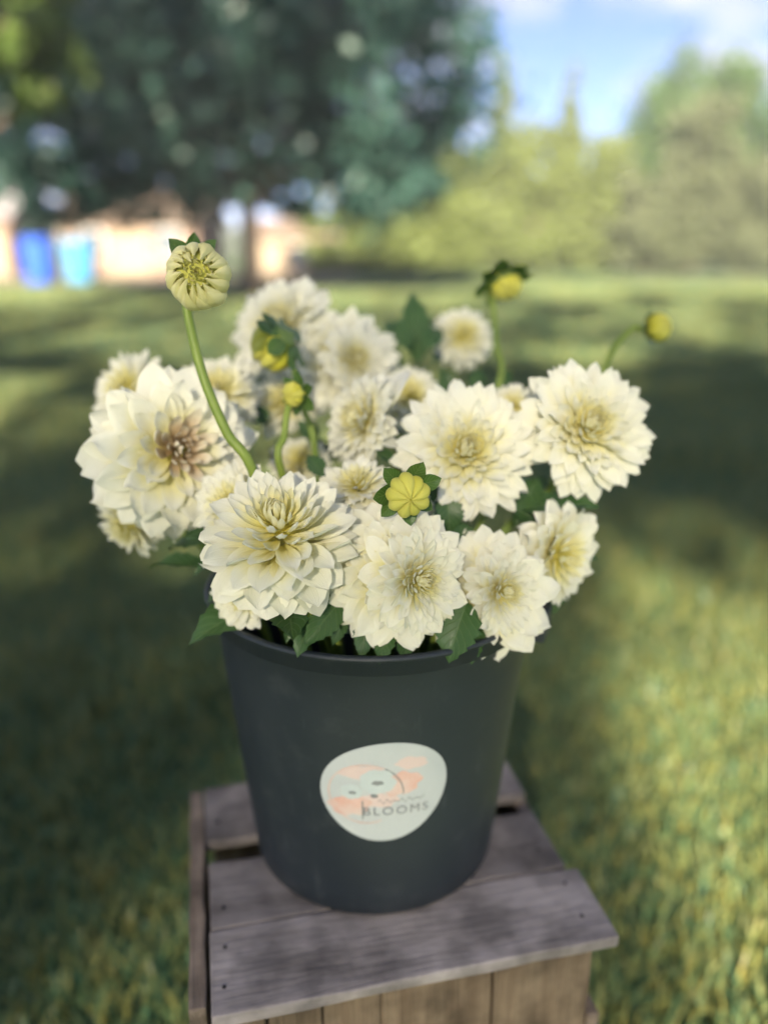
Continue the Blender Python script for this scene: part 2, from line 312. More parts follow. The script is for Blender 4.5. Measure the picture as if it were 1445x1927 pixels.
# ------------------------------------------------------------------ trees
def leaf_cloud(blobs, size, clump=55, seed=1, spread=0.22, shell=0.45, aspect=0.62):
    r = np.random.default_rng(seed); P = []
    for (cx, cy_, cz, rx, ry, rz, cnt, *box) in blobs:
        if box:      # a flat-edged, evenly leafed spray, added to thin the sunlight
            P.append((r.random((cnt, 3)) * 2 - 1) * np.array([rx, ry, rz]) + np.array([cx, cy_, cz])); continue
        nc = max(3, cnt // clump)
        d = r.normal(size=(nc, 3)); d /= np.linalg.norm(d, axis=1)[:, None]
        rad = (shell + (1 - shell) * r.random(nc) ** 0.6)[:, None]
        cc = d * rad
        idx = r.integers(0, nc, cnt)
        p = cc[idx] + r.normal(size=(cnt, 3)) * spread * 0.55 * (0.6 + 0.8 * r.random(nc)[idx][:, None])
        P.append(p * np.array([rx, ry, rz]) + np.array([cx, cy_, cz]))
    P = np.concatenate(P); P = P[P[:, 2] > 0.15]; n = len(P)
    a = r.normal(size=(n, 3)); a /= np.linalg.norm(a, axis=1)[:, None]
    b = np.cross(a, r.normal(size=(n, 3))); b /= np.linalg.norm(b, axis=1)[:, None]
    s = size * (0.6 + 0.8 * r.random(n))[:, None]
    V = np.empty((n, 4, 3)); V[:, 0] = P - a * s * 0.5; V[:, 1] = P + b * s * aspect * 0.5; V[:, 2] = P + a * s * 0.5; V[:, 3] = P - b * s * aspect * 0.5
    return V.reshape(-1, 3), np.arange(n * 4).reshape(n, 4)
def tree(name, loc, trunk_h, trunk_r, blobs, size, m, label, group=None, seed=1, limbs=7, fine=None, **kw):
    rr = random.Random(seed)
    root = empty(name, loc, label, 'tree', group)
    mb = MB(); top = max(b[2] for b in blobs)
    lean = Vector((rr.uniform(-.1, .1), rr.uniform(-.1, .1), 0)) * trunk_r * 4
    hs = [0, .25, .5, .75, 1.0]
    pts = [Vector((0, 0, -0.15))] + [lean * q + Vector((0, 0, trunk_h * q + 0.1)) for q in hs[1:]]
    pts.append(Vector((lean.x, lean.y, top)))
    mb.tube(pts, [trunk_r * 1.45, trunk_r * 1.08, trunk_r, trunk_r * .95, trunk_r * .85, trunk_r * .18], 10)
    for k in range(limbs):
        b = blobs[k % len(blobs)]; e = Vector((b[0] + rr.uniform(-.5, .5) * b[3], b[1] + rr.uniform(-.5, .5) * b[4], b[2] + rr.uniform(-.2, .6) * b[5]))
        s = lean + Vector((0, 0, trunk_h * rr.uniform(.75, 1.25))); mid = s.lerp(e, .5) + Vector((0, 0, -0.06 * (e - s).length))
        mb.tube([s, mid, e], [trunk_r * .5, trunk_r * .3, trunk_r * .06], 6)
    mb.build('trunk', M['bark'], root, True)
    V, T = leaf_cloud(blobs, size, seed=seed, **kw)
    for fb, fs in (fine or []):
        V2, T2 = leaf_cloud(fb, fs, seed=seed + 500, clump=3, spread=.20, shell=.0); T = np.concatenate([T, T2 + len(V)]); V = np.concatenate([V, V2])
    obj('crown', mesh_np('crown', V, T, m), root)
    return root

# the big shade-giving yard tree in view
bt = on_plane(476, 560)
big = [(-3.4, .3, 4.1, 3.4, 3.0, 2.4, 6600), (-.4, -.4, 4.9, 3.2, 3.2, 2.6, 6600), (2.7, .2, 4.5, 3.0, 2.9, 2.7, 7000), (-1.5, .4, 7.4, 4.2, 3.6, 2.6, 6000),
       (2.0, .3, 7.6, 3.5, 3.2, 2.4, 6000), (-5.8, .2, 5.6, 2.3, 2.2, 2.6, 3800), (3.2, -.3, 2.8, 1.4, 1.4, 1.0, 1900), (-4.4, -.2, 2.6, 1.7, 1.5, .9, 1800), (0.9, 1.0, 2.6, 1.5, 1.4, .8, 1200), (-1.9, .6, 2.6, 1.5, 1.4, .8, 1100)]
tree('yard_tree', bt, 2.3, 0.24, big, 0.26, M['dark_leaves'], 'big dark green tree with broad crown and bare trunk standing on the lawn', seed=11, limbs=9, shell=.25)
# sunlit bough of the big tree, built as a separate tree; lighter leaves carry the sunlight
M['sunlit_leaves'] = foliage_mat('sunlit_leaves', (0.060, 0.110, 0.022), (0.10, 0.145, 0.034), 0.55, 0.3)
tree('yard_tree', (-6.6, 12.0, 0), 2.3, .14, [(1.5, 0, 4.1, .95, 1.0, .95, 1300), (.6, .2, 4.9, 1.3, 1.2, 1.0, 1700), (2.0, .1, 3.3, .65, .8, .55, 450), (.6, .1, 3.2, .8, .9, .6, 600), (-1.2, 0, 4.0, 1.3, 1.2, 1.2, 1300)], 0.20, M['sunlit_leaves'],
     'sunlit bough on the left side of the big dark tree, built as a separate tree with lighter leaves', seed=12)

def conifer_blobs(h, r, cnt, lay=6):
    o = []
    for k in range(lay):
        t = k / (lay - 1); o.append((0, 0, .10 * h + .80 * h * t, r * (1 - .80 * t), r * (1 - .80 * t), h / lay * 1.15, int(cnt * (1.35 - t) / lay)))
    return o
HY = 44.0
def hx(px, y=HY): return (px - CX) / FPX * y * 1.0 / CP * CP   # lateral position of a column of the picture at that distance
def hh(py, y=HY): return CAMZ + (475 - py) / FPX * y / math.cos(0)   # height of a row of the picture at that distance
row = [(610, 400, 42, 'o'), (690, 380, 43, 'o'), (770, 350, 44, 'o'), (850, 270, 45, 'o'), (925, 185, 46, 'c'), (985, 250, 45, 'o'), (1040, 200, 47, 'c'), (1095, 262, 45, 'o')]
labs = ['low rounded yellow green tree at the end beside the pink house wall', 'yellow green bushy tree second along the row from the house', 'olive green bushy tree third along the row from the house',
        'taller olive bushy tree left of the first pointed tree', 'tall pointed olive tree with the highest spire in the row', 'olive bushy tree between the two pointed trees',
        'narrower pointed olive tree in the row beside the round green tree', 'olive bushy tree filling the gap before the round green tree']
for i, (px, py, yy, k) in enumerate(row):
    h = hh(py, yy); x = hx(px, yy); wd = 2.1
    if k == 'o': bl = [(0, 0, h * .3, wd, wd, h * .33, 3200), (.2, 0, h * .62, wd * .85, wd * .85, h * .36, 2800), (-.3, -.3, h * .15, wd * 1.0, wd, h * .16, 1400)]
    else: bl = conifer_blobs(h, 2.2, 10000)
    tree('hedgerow_tree', (x, yy, 0), h * .3, .16, bl, .34, M['olive_leaves'], labs[i], 'trees in the row across the lawn', seed=30 + i, limbs=4, shell=.35)
h = hh(152, 58); x = hx(1262, 58)
tree('round_tree', (x, 58, 0), h * .3, .4, [(0, 0, h * .62, 4.8, 4.6, h * .37, 11000), (-2.4, -.5, h * .42, 3.2, 3, h * .32, 5000), (2.6, -.4, h * .42, 3.0, 3, h * .32, 5000)], .42, M['green_leaves'],
     'large round bright green tree rising above the others', seed=50, shell=.4)
gr = [(1195, 330, 43, 2.3), (1270, 215, 44, 2.6), (1345, 300, 43, 2.2), (1420, 290, 44, 2.6), (1490, 280, 43, 2.5), (560, 420, 60, 3.5)]
gl = ['grey green bushy tree at the left end of the greyish clump', 'tallest grey green tree standing in front of the round green tree', 'grey green tree with loose crown right of the tallest grey one',
      'grey green bushy tree with warm brown trunk by the gravel path', 'grey green bushy tree farthest along the gravel path', 'greyish tree seen low behind the pink house']
for i, (px, py, yy, wd) in enumerate(gr):
    h = hh(py, yy); x = hx(px, yy)
    tree('bushy_tree', (x, yy, 0), h * .3, .2, [(0, 0, h * .32, wd, wd, h * .30, 3200), (.2, 0, h * .66, wd * .8, wd * .8, h * .33, 2800), (.5, -.6, h * .2, wd * .8, wd * .7, h * .17, 1200)], .36, M['grey_leaves'], gl[i], 'greyish trees by the gravel path', seed=60 + i, limbs=4, shell=.3)

# unseen trees inferred behind the photographer, crowns shaped to shade the flowers and the lawn
SY = -16.0
M['shade_leaves'] = foliage_mat('shade_leaves', (0.045, 0.095, 0.026), (0.075, 0.125, 0.035), 0.5, 0.4)
def shade(x, y, lab, blobs, seed, th=6.6, fine=None, r=.26, size=.225):
    tree('shade_tree', (x, y, 0), th, r, [(b[0] - x, b[1], b[2], b[3], b[4], b[5], b[6]) for b in blobs], size, M['shade_leaves'], lab, 'tall trees behind the photographer', seed=seed,
         fine=[([(b[0] - x, *b[1:]) for b in q], z) for q, z in (fine or [])])
shade(-4.3, SY, 'unseen tall tree of the row behind the photographer with a leaf spray added to dim the sun on the flowers', [(-4.6, 0, 8.3, 1.5, 1.4, 1.5, 1500), (-3.55, 0, 7.05, .78, .8, 1.2, 1200), (-5.3, 0, 6.9, 1.2, 1, 1.2, 1000), (-4.2, 0, 10.8, 2.8, 2.2, 2.0, 1900), (-3.0, 0, 13.6, 2.8, 2.4, 2.2, 1900)], 90,
      fine=[([(-2.46, 0, 8.05, .52, .4, .85, 56000, 1)], .020)])  # even box of tiny leaves, added to filter the sun on the bouquet
shade(-10.0, SY + .7, 'leftmost but one tall tree behind the photographer', [(-7.4, 0, 8.6, 2.0, 1.8, 1.9, 1700), (-10, 0, 9.6, 2.6, 2.2, 2.4, 1800), (-12.6, 0, 10.6, 2.4, 2.2, 2.3, 1400), (-9, 0, 12.2, 3.2, 2.4, 1.9, 1700)], 91)
shade(2.2, SY + .5, 'unseen tall tree behind the photographer in the middle of the row, with leaf sprays added to shade the lawn', [(1.6, 0, 9.6, 2.0, 1.8, 1.5, 1100), (-1.2, 0, 9.9, 1.7, 1.6, 1.4, 900), (-.9, 0, 9.1, 1.4, 1.3, .75, 900), (.8, 0, 9.1, 1.3, 1.2, .75, 900), (2.9, 0, 8.5, 1.7, 1.4, .9, 1200), (5.0, 0, 8.6, 1.6, 1.3, 1.0, 1000), (.4, 0, 12.2, 2.4, 2.2, 1.9, 1400), (3.6, 0, 11.0, 2.2, 2.0, 2.0, 1300), (2.4, 0, 14.4, 2.8, 2.2, 2.0, 1600)], 92, fine=[([(-1.15, 0, 8.12, .80, .5, .50, 1250, 1), (.75, 0, 8.16, 1.1, .5, .55, 1900, 1), (2.9, 0, 7.95, 1.1, .5, .5, 1700, 1)], .12), ([(-.95, 0, 8.6, 1.25, 1, .75, 1600), (1.2, 0, 8.55, 1.4, 1, .75, 1600), (3.4, 0, 8.5, 1.4, 1, .75, 1500), (5.8, 0, 8.5, 1.4, 1, .8, 1500)], .22)])  # sprays added to bound the sunlit patch of lawn
shade(8.6, SY - .4, 'tall tree behind the photographer at the right end of the row', [(7.2, 0, 9.4, 2.2, 2.0, 2.0, 1400), (9.4, 0, 10.6, 2.6, 2.2, 2.3, 1600), (8.0, 0, 13.6, 3.0, 2.4, 2.2, 1700)], 93)
shade(-8.5, SY - 2.0, 'unseen very tall tree added behind the photographer to shade the big dark tree', [(-11.4, 0, 20.9, 3.2, 2.6, 2.6, 1250), (-7.6, 0, 20.8, 3.2, 2.8, 2.6, 1300), (-5.0, 0, 20.6, 2.0, 2.0, 2.6, 1000), (-8.6, 0, 23.0, 4.2, 2.8, 2.4, 1250), (-13.8, 0, 20.4, 2.0, 2.0, 2.0, 900)], 94, th=15.0, r=.38, size=.34)  # unseen, added so its crown keeps the sun off the big tree

# ------------------------------------------------------------------ houses and carts behind the lawn
M['cream_wall'] = mat('cream_siding', (0.20, 0.15, 0.11), 0.8, 0.2, ((0.17, 0.125, 0.09), 4, (1, 1, 4), .3, .7))
M['pink_wall'] = mat('pinkish_wall', (0.19, 0.135, 0.105), 0.8, 0.2, ((0.155, 0.11, 0.085), 4, (1, 1, 4), .3, .7))
M['brown_wall'] = mat('brown_wall', (0.16, 0.105, 0.08), 0.8, 0.2, ((0.13, 0.085, 0.065), 4, (1, 1, 4), .3, .7))
M['white_roof'] = mat('white_metal_roof', (0.27, 0.25, 0.27), 0.5, 0.4)
M['tan_roof'] = mat('tan_shingles', (0.19, 0.145, 0.12), 0.85, 0.1, ((0.15, 0.115, 0.095), 8, (1, 1, 1), .3, .7))
M['trim'] = mat('white_trim', (0.42, 0.41, 0.40), 0.5, 0.3)
M['glass'] = mat('window_glass', (0.05, 0.07, 0.09), 0.08, 0.6)
M['door_paint'] = mat('ochre_door_paint', (0.21, 0.165, 0.115), 0.5, 0.3)
def house(loc, rz, wdt, dep, hw, hr, wall, roof, label, wins, doors, chimney=True):
    root = empty('house', loc, label, 'house', rot=(0, 0, rz))
    mb = MB(); a, b = wdt / 2, dep
    mb.V += [(-a, 0, -.1), (a, 0, -.1), (a, b, -.1), (-a, b, -.1), (-a, 0, hw), (a, 0, hw), (a, b, hw), (-a, b, hw), (-a, b / 2, hw + hr * .94), (a, b / 2, hw + hr * .94)]
    mb.F += [(0, 1, 5, 4), (1, 2, 6, 9, 5), (2, 3, 7, 6), (3, 0, 4, 8, 7)]
    mb.build('wall', wall, root)
    rb = MB(); o = .35; sl = hr / (b / 2)
    for sgn in (0, 1):
        y0 = -o if sgn == 0 else b + o
        n = len(rb.V)
        for zz in (0.02, .16):
            rb.V += [(-a - o, y0, hw - o * sl + zz), (a + o, y0, hw - o * sl + zz), (a + o, b / 2, hw + hr + zz), (-a - o, b / 2, hw + hr + zz)]
        rb.F += [tuple(n + i for i in f) for f in [(3, 2, 1, 0), (4, 5, 6, 7), (0, 1, 5, 4), (1, 2, 6, 5), (2, 3, 7, 6), (3, 0, 4, 7)]]
    r = rb.build('roof', roof, root)
    if chimney: MB().box((a * .4, b * .55, hw + hr * .4), (a * .4 + .6, b * .55 + .6, hw + hr + .8)).build('chimney', M['brown_wall'], r)
    for (x, z, ww, wh) in wins:
        wn = MB()
        for (p, q) in [((x - ww / 2 - .08, -.06, z - .08), (x + ww / 2 + .08, .02, z)), ((x - ww / 2 - .08, -.06, z + wh), (x + ww / 2 + .08, .02, z + wh + .08)), ((x - ww / 2 - .08, -.06, z), (x - ww / 2, .02, z + wh)), ((x + ww / 2, -.06, z), (x + ww / 2 + .08, .02, z + wh)), ((x - .025, -.05, z), (x + .025, .02, z + wh))]: wn.box(p, q)
        wo = wn.build('window', M['trim'], root)
        MB().box((x - ww / 2, -.03, z), (x + ww / 2, -.012, z + wh)).build('pane', M['glass'], wo)
    for (x, ww, wh) in doors:
        d = MB().box((x - ww / 2, -.05, 0), (x + ww / 2, -.006, wh)).build('door', M['door_paint'], root)
        MB().box((x + ww / 2 - .16, -.10, wh * .48), (x + ww / 2 - .08, -.051, wh * .52)).build('handle', M['trim'], d)
    return root
house((-21.5, 38, 0), .05, 8.6, 6, 2.7, 1.3, M['brown_wall'], M['white_roof'], 'brown walled house with pale metal roof behind the blue carts', [(2.4, 1.0, 1.2, 1.1), (-.2, 1.0, 1.2, 1.1)], [(3.7, .9, 2.0)], False)
house((-12.3, 40, 0), -.04, 6.6, 6, 2.5, 1.5, M['pink_wall'], M['tan_roof'], 'peach house with tan shingle roof between the pale roof and the tree trunk', [(-1.8, .9, 1.1, 1.1), (1.9, .9, 1.1, 1.1)], [(.1, 1.9, 1.9)])
house((-4.6, 41, 0), .02, 4.2, 5, 1.75, .8, M['cream_wall'], M['tan_roof'], 'low cream outbuilding right of the big tree trunk', [(.6, .7, .7, .7)], [(-1.0, .9, 1.6)], False)

M['blue'] = mat('blue_plastic', (0.008, 0.06, 0.42), 0.4, 0.4); M['cyan'] = mat('light_blue_plastic', (0.03, 0.17, 0.36), 0.4, 0.4); M['rubber'] = mat('rubber', (0.02, 0.02, 0.02), 0.8, 0.2)
def cart(loc, s, h, m, label):
    root = empty('wheeled_cart', loc, label, 'bin')
    mb = MB(); a, c = s * .40, s * .5
    mb.V += [(-a, -a, .06), (a, -a, .06), (a, a, .06), (-a, a, .06), (-c, -c, h), (c, -c, h), (c, c, h), (-c, c, h)]
    mb.F += [(0, 3, 2, 1), (4, 5, 6, 7), (0, 1, 5, 4), (1, 2, 6, 5), (2, 3, 7, 6), (3, 0, 4, 7)]
    bevel(mb.build('body', m, root), .03)
    ld = MB(); ld.V += [(-c - .04, -c - .05, h + .003), (c + .04, -c - .05, h + .003), (c + .04, c + .04, h + .003), (-c - .04, c + .04, h + .003), (-c * .8, -c * .8, h + .09), (c * .8, -c * .8, h + .09), (c * .8, c, h + .11), (-c * .8, c, h + .11)]
    ld.F += [(0, 3, 2, 1), (4, 5, 6, 7), (0, 1, 5, 4), (1, 2, 6, 5), (2, 3, 7, 6), (3, 0, 4, 7)]
    l = bevel(ld.build('lid', m, root), .02)
    MB().tube([(-c * .8, c + .08, h + .02), (c * .8, c + .08, h + .02)], [.02, .02], 8).build('handle', m, l, True)
    for sx_ in (-1, 1): MB().tube([(sx_ * (a + .01), a, .13), (sx_ * (a + .07), a, .13)], [.13, .13], 16).build('wheel', M['rubber'], root)
    return root
p1 = on_plane(80, 535)
cart((p1.x, p1.y, 0), .85, 1.40, M['blue'], 'tall deep blue wheeled cart at the far edge of the lawn')
cart((p1.x + .95, p1.y + 1.2, 0), .95, 1.33, M['cyan'], 'lighter blue wheeled cart just behind the deep blue one')
# slender white post sign by the cream outbuilding
sg = empty('sign_post', (on_plane(565, 526).x, 31.5, 0), 'white board on a thin post before the low cream outbuilding', 'sign')
MB().box((-.04, -.03, -.1), (.04, .03, .55)).build('post', M['trim'], sg); MB().box((-.42, -.055, .55), (.42, .055, 1.15)).build('board', M['trim'], sg)

# ------------------------------------------------------------------ grass
def grass(n, x0, x1, y0, y1, lo, hi, wd, seed, wedge=True, clear=None):
    r = np.random.default_rng(seed)
    y = y0 + (y1 - y0) * r.random(n); x = x0 + (x1 - x0) * r.random(n)
    if wedge: keep = np.abs(x) < 0.62 * y + 0.9; x, y = x[keep], y[keep]
    if clear is not None:
        cx, cy_, rad = clear; keep = (np.abs(x - cx) > rad) | (np.abs(y - cy_) > rad); x, y = x[keep], y[keep]
    n = len(x)
    pat = 0.65 + 0.5 * np.sin(x * 2.1 + 1.3 * np.sin(y * 1.7)) * np.sin(y * 2.6 + .8)
    hgt = (lo + (hi - lo) * r.random(n)) * np.clip(pat, .45, 1.2); a = r.random(n) * 2 * math.pi; ln = hgt * (0.15 + 0.75 * r.random(n))
    b = a + math.pi / 2 + r.normal(size=n) * .5; w2 = wd * (.6 + .8 * r.random(n)) / 2
    dx, dy = np.cos(a) * ln, np.sin(a) * ln; wx, wy = np.cos(b) * w2, np.sin(b) * w2
    z = np.zeros(n)
    V = np.stack([np.stack([x - wx, y - wy, z], 1), np.stack([x + wx, y + wy, z], 1), np.stack([x + dx * .35 + wx * .8, y + dy * .35 + wy * .8, hgt * .6], 1), np.stack([x + dx * .35 - wx * .8, y + dy * .35 - wy * .8, hgt * .6], 1), np.stack([x + dx, y + dy, hgt], 1)], 1)
    i = np.arange(n)[:, None] * 5
    T = np.concatenate([i + np.array([[0, 1, 2]]), i + np.array([[0, 2, 3]]), i + np.array([[3, 2, 4]])])
    return V.reshape(-1, 3), T
Vs = []; Ts = []; off = 0
for g in [grass(170000, -2.9, 2.9, 0.35, 3.2, .03, .085, .0042, 1, True, (-.02, .66, .2)), grass(150000, -5.6, 5.6, 3.2, 8.0, .035, .09, .009, 2), grass(90000, -17, 17, 8, 27, .05, .10, .025, 3)]:
    Vs.append(g[0]); Ts.append(g[1] + off); off += len(g[0])
go = obj('grass', mesh_np('grass', np.concatenate(Vs), np.concatenate(Ts), M['grass']))
tag(go, 'short green lawn grass with sunlit and shaded patches', 'grass', kind='stuff')

# ------------------------------------------------------------------ wooden crate
CZ = 0.44; CA = R_(12.8)
crate = empty('wooden_crate', (-.140, .475, 0), 'weathered wooden slat crate standing on the grass under the bucket', 'crate', rot=(0, 0, CA))
def plank(name, lo, hi, m, parent, seed, nx=9, ax=0, jit=.0012):
    """a board with slightly wavering edges along its length (axis ax)"""
    r = random.Random(seed); mb = MB(); lo = list(lo); hi = list(hi); o = [i for i in range(3) if i != ax]
    for i in range(nx + 1):
        t = i / nx; c = lo[ax] + (hi[ax] - lo[ax]) * t
        for (u, v) in ((0, 0), (1, 0), (1, 1), (0, 1)):
            p = [0, 0, 0]; p[ax] = c; p[o[0]] = (hi if u else lo)[o[0]] + r.uniform(-jit, jit); p[o[1]] = (hi if v else lo)[o[1]] + r.uniform(-jit, jit) * .6
            mb.V.append(tuple(p))
    for i in range(nx):
        q = i * 4
        for j in range(4): mb.F.append((q + j, q + (j + 1) % 4, q + 4 + (j + 1) % 4, q + 4 + j))
    mb.F += [(3, 2, 1, 0), tuple(nx * 4 + k for k in range(4))]
    me = mb.mesh(name, m); ob = obj(name, me, parent)
    import bmesh
    bm = bmesh.new(); bm.from_mesh(me); bmesh.ops.recalc_face_normals(bm, faces=bm.faces); bm.to_mesh(me); bm.free()
    return bevel(ob, .0016, 2)
CW, CD = .352, .285
for i, (y0, y1, x0, x1) in enumerate([(-.006, .080, .001, CW + .006), (.083, .166, .002, CW - .004), (.197, CD, -.002, CW)]):
    plank('slat', (x0, y0, CZ - .012), (x1, y1, CZ), M['wood_top'], crate, 100 + i)
for i, (x0, x1) in enumerate([(-.017, -.003), (CW - .012, CW + .002)]):
    plank('side_rail', (x0, .004 if i == 0 else .085, CZ - .075), (x1, CD - .003, CZ + (.001 if i == 0 else -.0135)), M['wood_side'], crate, 110 + i, ax=1)
    for k, z in enumerate((.03, .14, .25)): plank('side_slat', (x0 + .0006, .004, z), (x1 - .0006, CD - .003, z + .088), M['wood_side'], crate, 120 + i * 4 + k, ax=1)
xs = [.004, .045, .092, .142, .243, CW - .013]
for i in range(5): plank('front_board', (xs[i] + .001, .003 + (i % 2) * .0015, .012), (xs[i + 1] - .001, .019, CZ - .0135), M['wood_front'], crate, 130 + i, ax=2)
for i in range(3): plank('back_board', (.004 + i * .112, CD - .018, .012), (.004 + i * .112 + .108, CD - .005, CZ - .0135), M['wood_front'], crate, 140 + i, ax=2)
plank('floor_board', (.004, .02, .012), (CW - .016, CD - .02, .022), M['wood_side'], crate, 150)
for i, (x, y) in enumerate([(.012, .02), (.014, .06), (.335, .022), (.337, .062), (.014, .105), (.33, .11), (.012, .225), (.33, .225)]):
    MB().lathe([(.0, .0012), (.0014, .001), (.0019, 0), (.0019, -.006)], 10, (x, y, CZ + .0004)).build('nail_head', M['rubber'], crate)

# ------------------------------------------------------------------ bucket
BX, BY, BZ = -.010, .690, CZ + .001
BH, RB, RT = .284, .122, .152
bucket = empty('flower_bucket', (BX, BY, BZ), 'black plastic flower bucket with round sticker standing on the crate', 'bucket')
TH = .003
prof = [(0.0, 0.004), (RB - .012, 0.004), (RB - .004, 0.0), (RB, .004)]
for k in range(1, 9): prof.append((RB + (RT - .004 - RB) * k / 9, BH * .93 * k / 9))
prof += [(RT - .0045, BH * .93), (RT - .003, BH * .94), (RT + .001, BH * .945), (RT + .001, BH * .985), (RT + .004, BH * .99), (RT + .005, BH), (RT + .002, BH + .002), (RT - TH, BH), (RT - TH - .002, BH * .93), (RB - TH, .01), (0, .01)]
MB().lathe(prof, 96).build('body', M['bucket'], bucket, True)
# inner liner lip
MB().lathe([(RT - .012, BH - .012), (RT - .010, BH - .006), (RT - .008, BH - .004), (RT - .006, BH - .006), (RT - .006, BH - .02), (RT - .012, BH - .02)], 96, close=True).build('inner_rim', M['bucket'], bucket, True)
M['wire'] = mat('handle_wire', (0.10, 0.14, 0.24), 0.35, 0.5, metallic=0.4)
for sgn, nm in ((1, 'handle_ear'), (-1, 'handle_ear')):
    th = R_(-22) if sgn > 0 else R_(158)
    e = Vector((math.cos(th), math.sin(th), 0)); c = e * (RT + .006); c.z = BH * .955
    mtx = Matrix.Translation(c) @ Matrix.Rotation(th, 4, 'Z')
    bevel(MB().box((-.006, -.016, -.016), (.009, .016, .012)).build(nm, M['bucket'], bucket, mtx=mtx), .003)
# wire bail hanging down behind
pts = []
for k in range(25):
    a = math.pi * k / 24 - R_(22); pts.append((math.cos(a) * (RT + .013), math.sin(a) * (RT + .013), BH * .95 - .06 * math.sin(a + R_(22))))
MB().tube(pts, [.0022] * 25, 6).build('bail', M['wire'], bucket, True)

# the sticker, printed on the wall of the bucket
def rad(z): return RB + (RT - .004 - RB) * z / (BH * .93)
STZ, STP = .148, R_(4.5)
def wrap(u, v, eps):
    z = STZ + v * .992; r = rad(z) + eps; ph = STP + u / rad(STZ)
    return (r * math.sin(ph), -r * math.cos(ph), z)
def sheet(name, polys, m, eps, parent):
    V = []; F = []
    for P in polys:
        n = len(V); V += [wrap(u, v, eps) for u, v in P]; F.append(tuple(range(n, n + len(P))))
    me = mesh_from(name, V, F, m, False); return obj(name, me, parent)
def disc_polys(cx, cy_, rx, ry, k=48, rings=6, wob=None, seed=0):
    o = []
    for i in range(rings):
        r0, r1 = i / rings, (i + 1) / rings
        for j in range(k):
            a, b = 2 * math.pi * j / k, 2 * math.pi * (j + 1) / k
            f = (lambda t: 1.0) if wob is None else wob
            q = [(cx + rx * r1 * f(a) * math.cos(a), cy_ + ry * r1 * f(a) * math.sin(a)), (cx + rx * r1 * f(b) * math.cos(b), cy_ + ry * r1 * f(b) * math.sin(b))]
            q += [(cx + rx * r0 * f(b) * math.cos(b), cy_ + ry * r0 * f(b) * math.sin(b)), (cx + rx * r0 * f(a) * math.cos(a), cy_ + ry * r0 * f(a) * math.sin(a))]
            if i == 0: q = [q[0], q[1], (cx, cy_)]
            o.append(q)
    return o
egg = lambda a: 1 + .014 * math.cos(3 * (a - R_(40))) + .022 * math.cos(2 * (a - R_(40)))
SR = .0545
stk = sheet('sticker', disc_polys(0, 0, SR * 1.0, SR * .98, wob=egg), M['white_vinyl'], .0006, bucket); stk['label'] = 'round white sticker with peach brush strokes and grey lettering'
def brush(cx, cy_, rx, ry, seed):
    r = random.Random(seed); ph = [r.uniform(0, 6.28) for _ in range(5)]
    return disc_polys(cx, cy_, rx, ry, 40, 3, lambda a: 1 + .10 * math.sin(2 * a + ph[0]) + .09 * math.sin(5 * a + ph[1]) + .06 * math.sin(9 * a + ph[2]))
sheet('brush_stroke', brush(-.030, -.014, .017, .012, 1), M['peach'], .0009, stk)
sheet('brush_stroke', brush(.014, .009, .017, .012, 2), M['peach'], .0009, stk)
sheet('brush_stroke', brush(-.018, .022, .018, .008, 3), M['peach_pale'], .0009, stk)
sheet('brush_stroke', brush(-.006, -.008, .016, .008, 4), M['peach_pale'], .0008, stk)
sheet('brush_stroke', brush(.022, .030, .014, .006, 5), M['peach_pale'], .0008, stk)
def ring(cx, cy_, r, wd, a0, a1, k=60):
    o = []
    for j in range(k):
        a = a0 + (a1 - a0) * j / k; b = a0 + (a1 - a0) * (j + 1) / k
        o.append([(cx + (r + wd) * math.cos(a), cy_ + (r + wd) * math.sin(a)), (cx + (r + wd) * math.cos(b), cy_ + (r + wd) * math.sin(b)), (cx + r * math.cos(b), cy_ + r * math.sin(b)), (cx + r * math.cos(a), cy_ + r * math.sin(a))])
    return o
sheet('printed_ring', ring(-.016, -.001, .031, .0011, R_(-4), R_(295)), M['peach'], .0012, stk)
sheet('printed_ring', ring(-.016, -.001, .031, .0011, R_(-2), R_(60)), M['grey_print'], .0013, stk)
def blossom(cx, cy_, r, seed):
    o = []; rr = random.Random(seed)
    for k in range(7):
        a = k * .9 + rr.uniform(-.2, .2); c = (cx + r * .55 * math.cos(a), cy_ + r * .5 * math.sin(a)); o += disc_polys(c[0], c[1], r * .52, r * .40, 12, 1)
    return o
sheet('printed_blossom', blossom(-.006, .013, .015, 1), M['flower_print'], .0015, stk)
sheet('printed_blossom', blossom(-.028, .002, .0095, 2), M['flower_print'], .0015, stk)
for (cx, cy_, r, s) in [(-.006, .012, .0045, 3), (-.027, .001, .003, 4), (-.009, -.002, .0034, 5)]:
    sheet('blossom_heart', brush(cx, cy_, r, r * .6, s), M['grey_print'], .0018, stk)
sheet('printed_stem', [[(-.0195, -.008), (-.0182, -.008), (-.0182, -.028), (-.0195, -.028)]], M['grey_print'], .0014, stk)
fc = bpy.data.curves.new('lettering', 'FONT'); fc.body = 'BLOOMS'; fc.size = .0125; fc.space_character = 1.28
fo = bpy.data.objects.new('lettering_tmp', fc); COL.objects.link(fo); bpy.context.view_layer.update()
tm = fo.to_mesh(); tv = np.array([v.co[:] for v in tm.vertices]); tf = [tuple(p.vertices) for p in tm.polygons]; fo.to_mesh_clear(); bpy.data.objects.remove(fo)
tv[:, 0] -= tv[:, 0].mean(); k = .056 / (tv[:, 0].max() - tv[:, 0].min())
obj('lettering', mesh_from('lettering', [wrap(.011 + x * k, -.0235 + y, .0016) for x, y, z in tv], tf, M['dark_print'], False), stk)
sq = []   # faint handwriting-like line above the capitals, unreadable in the photograph
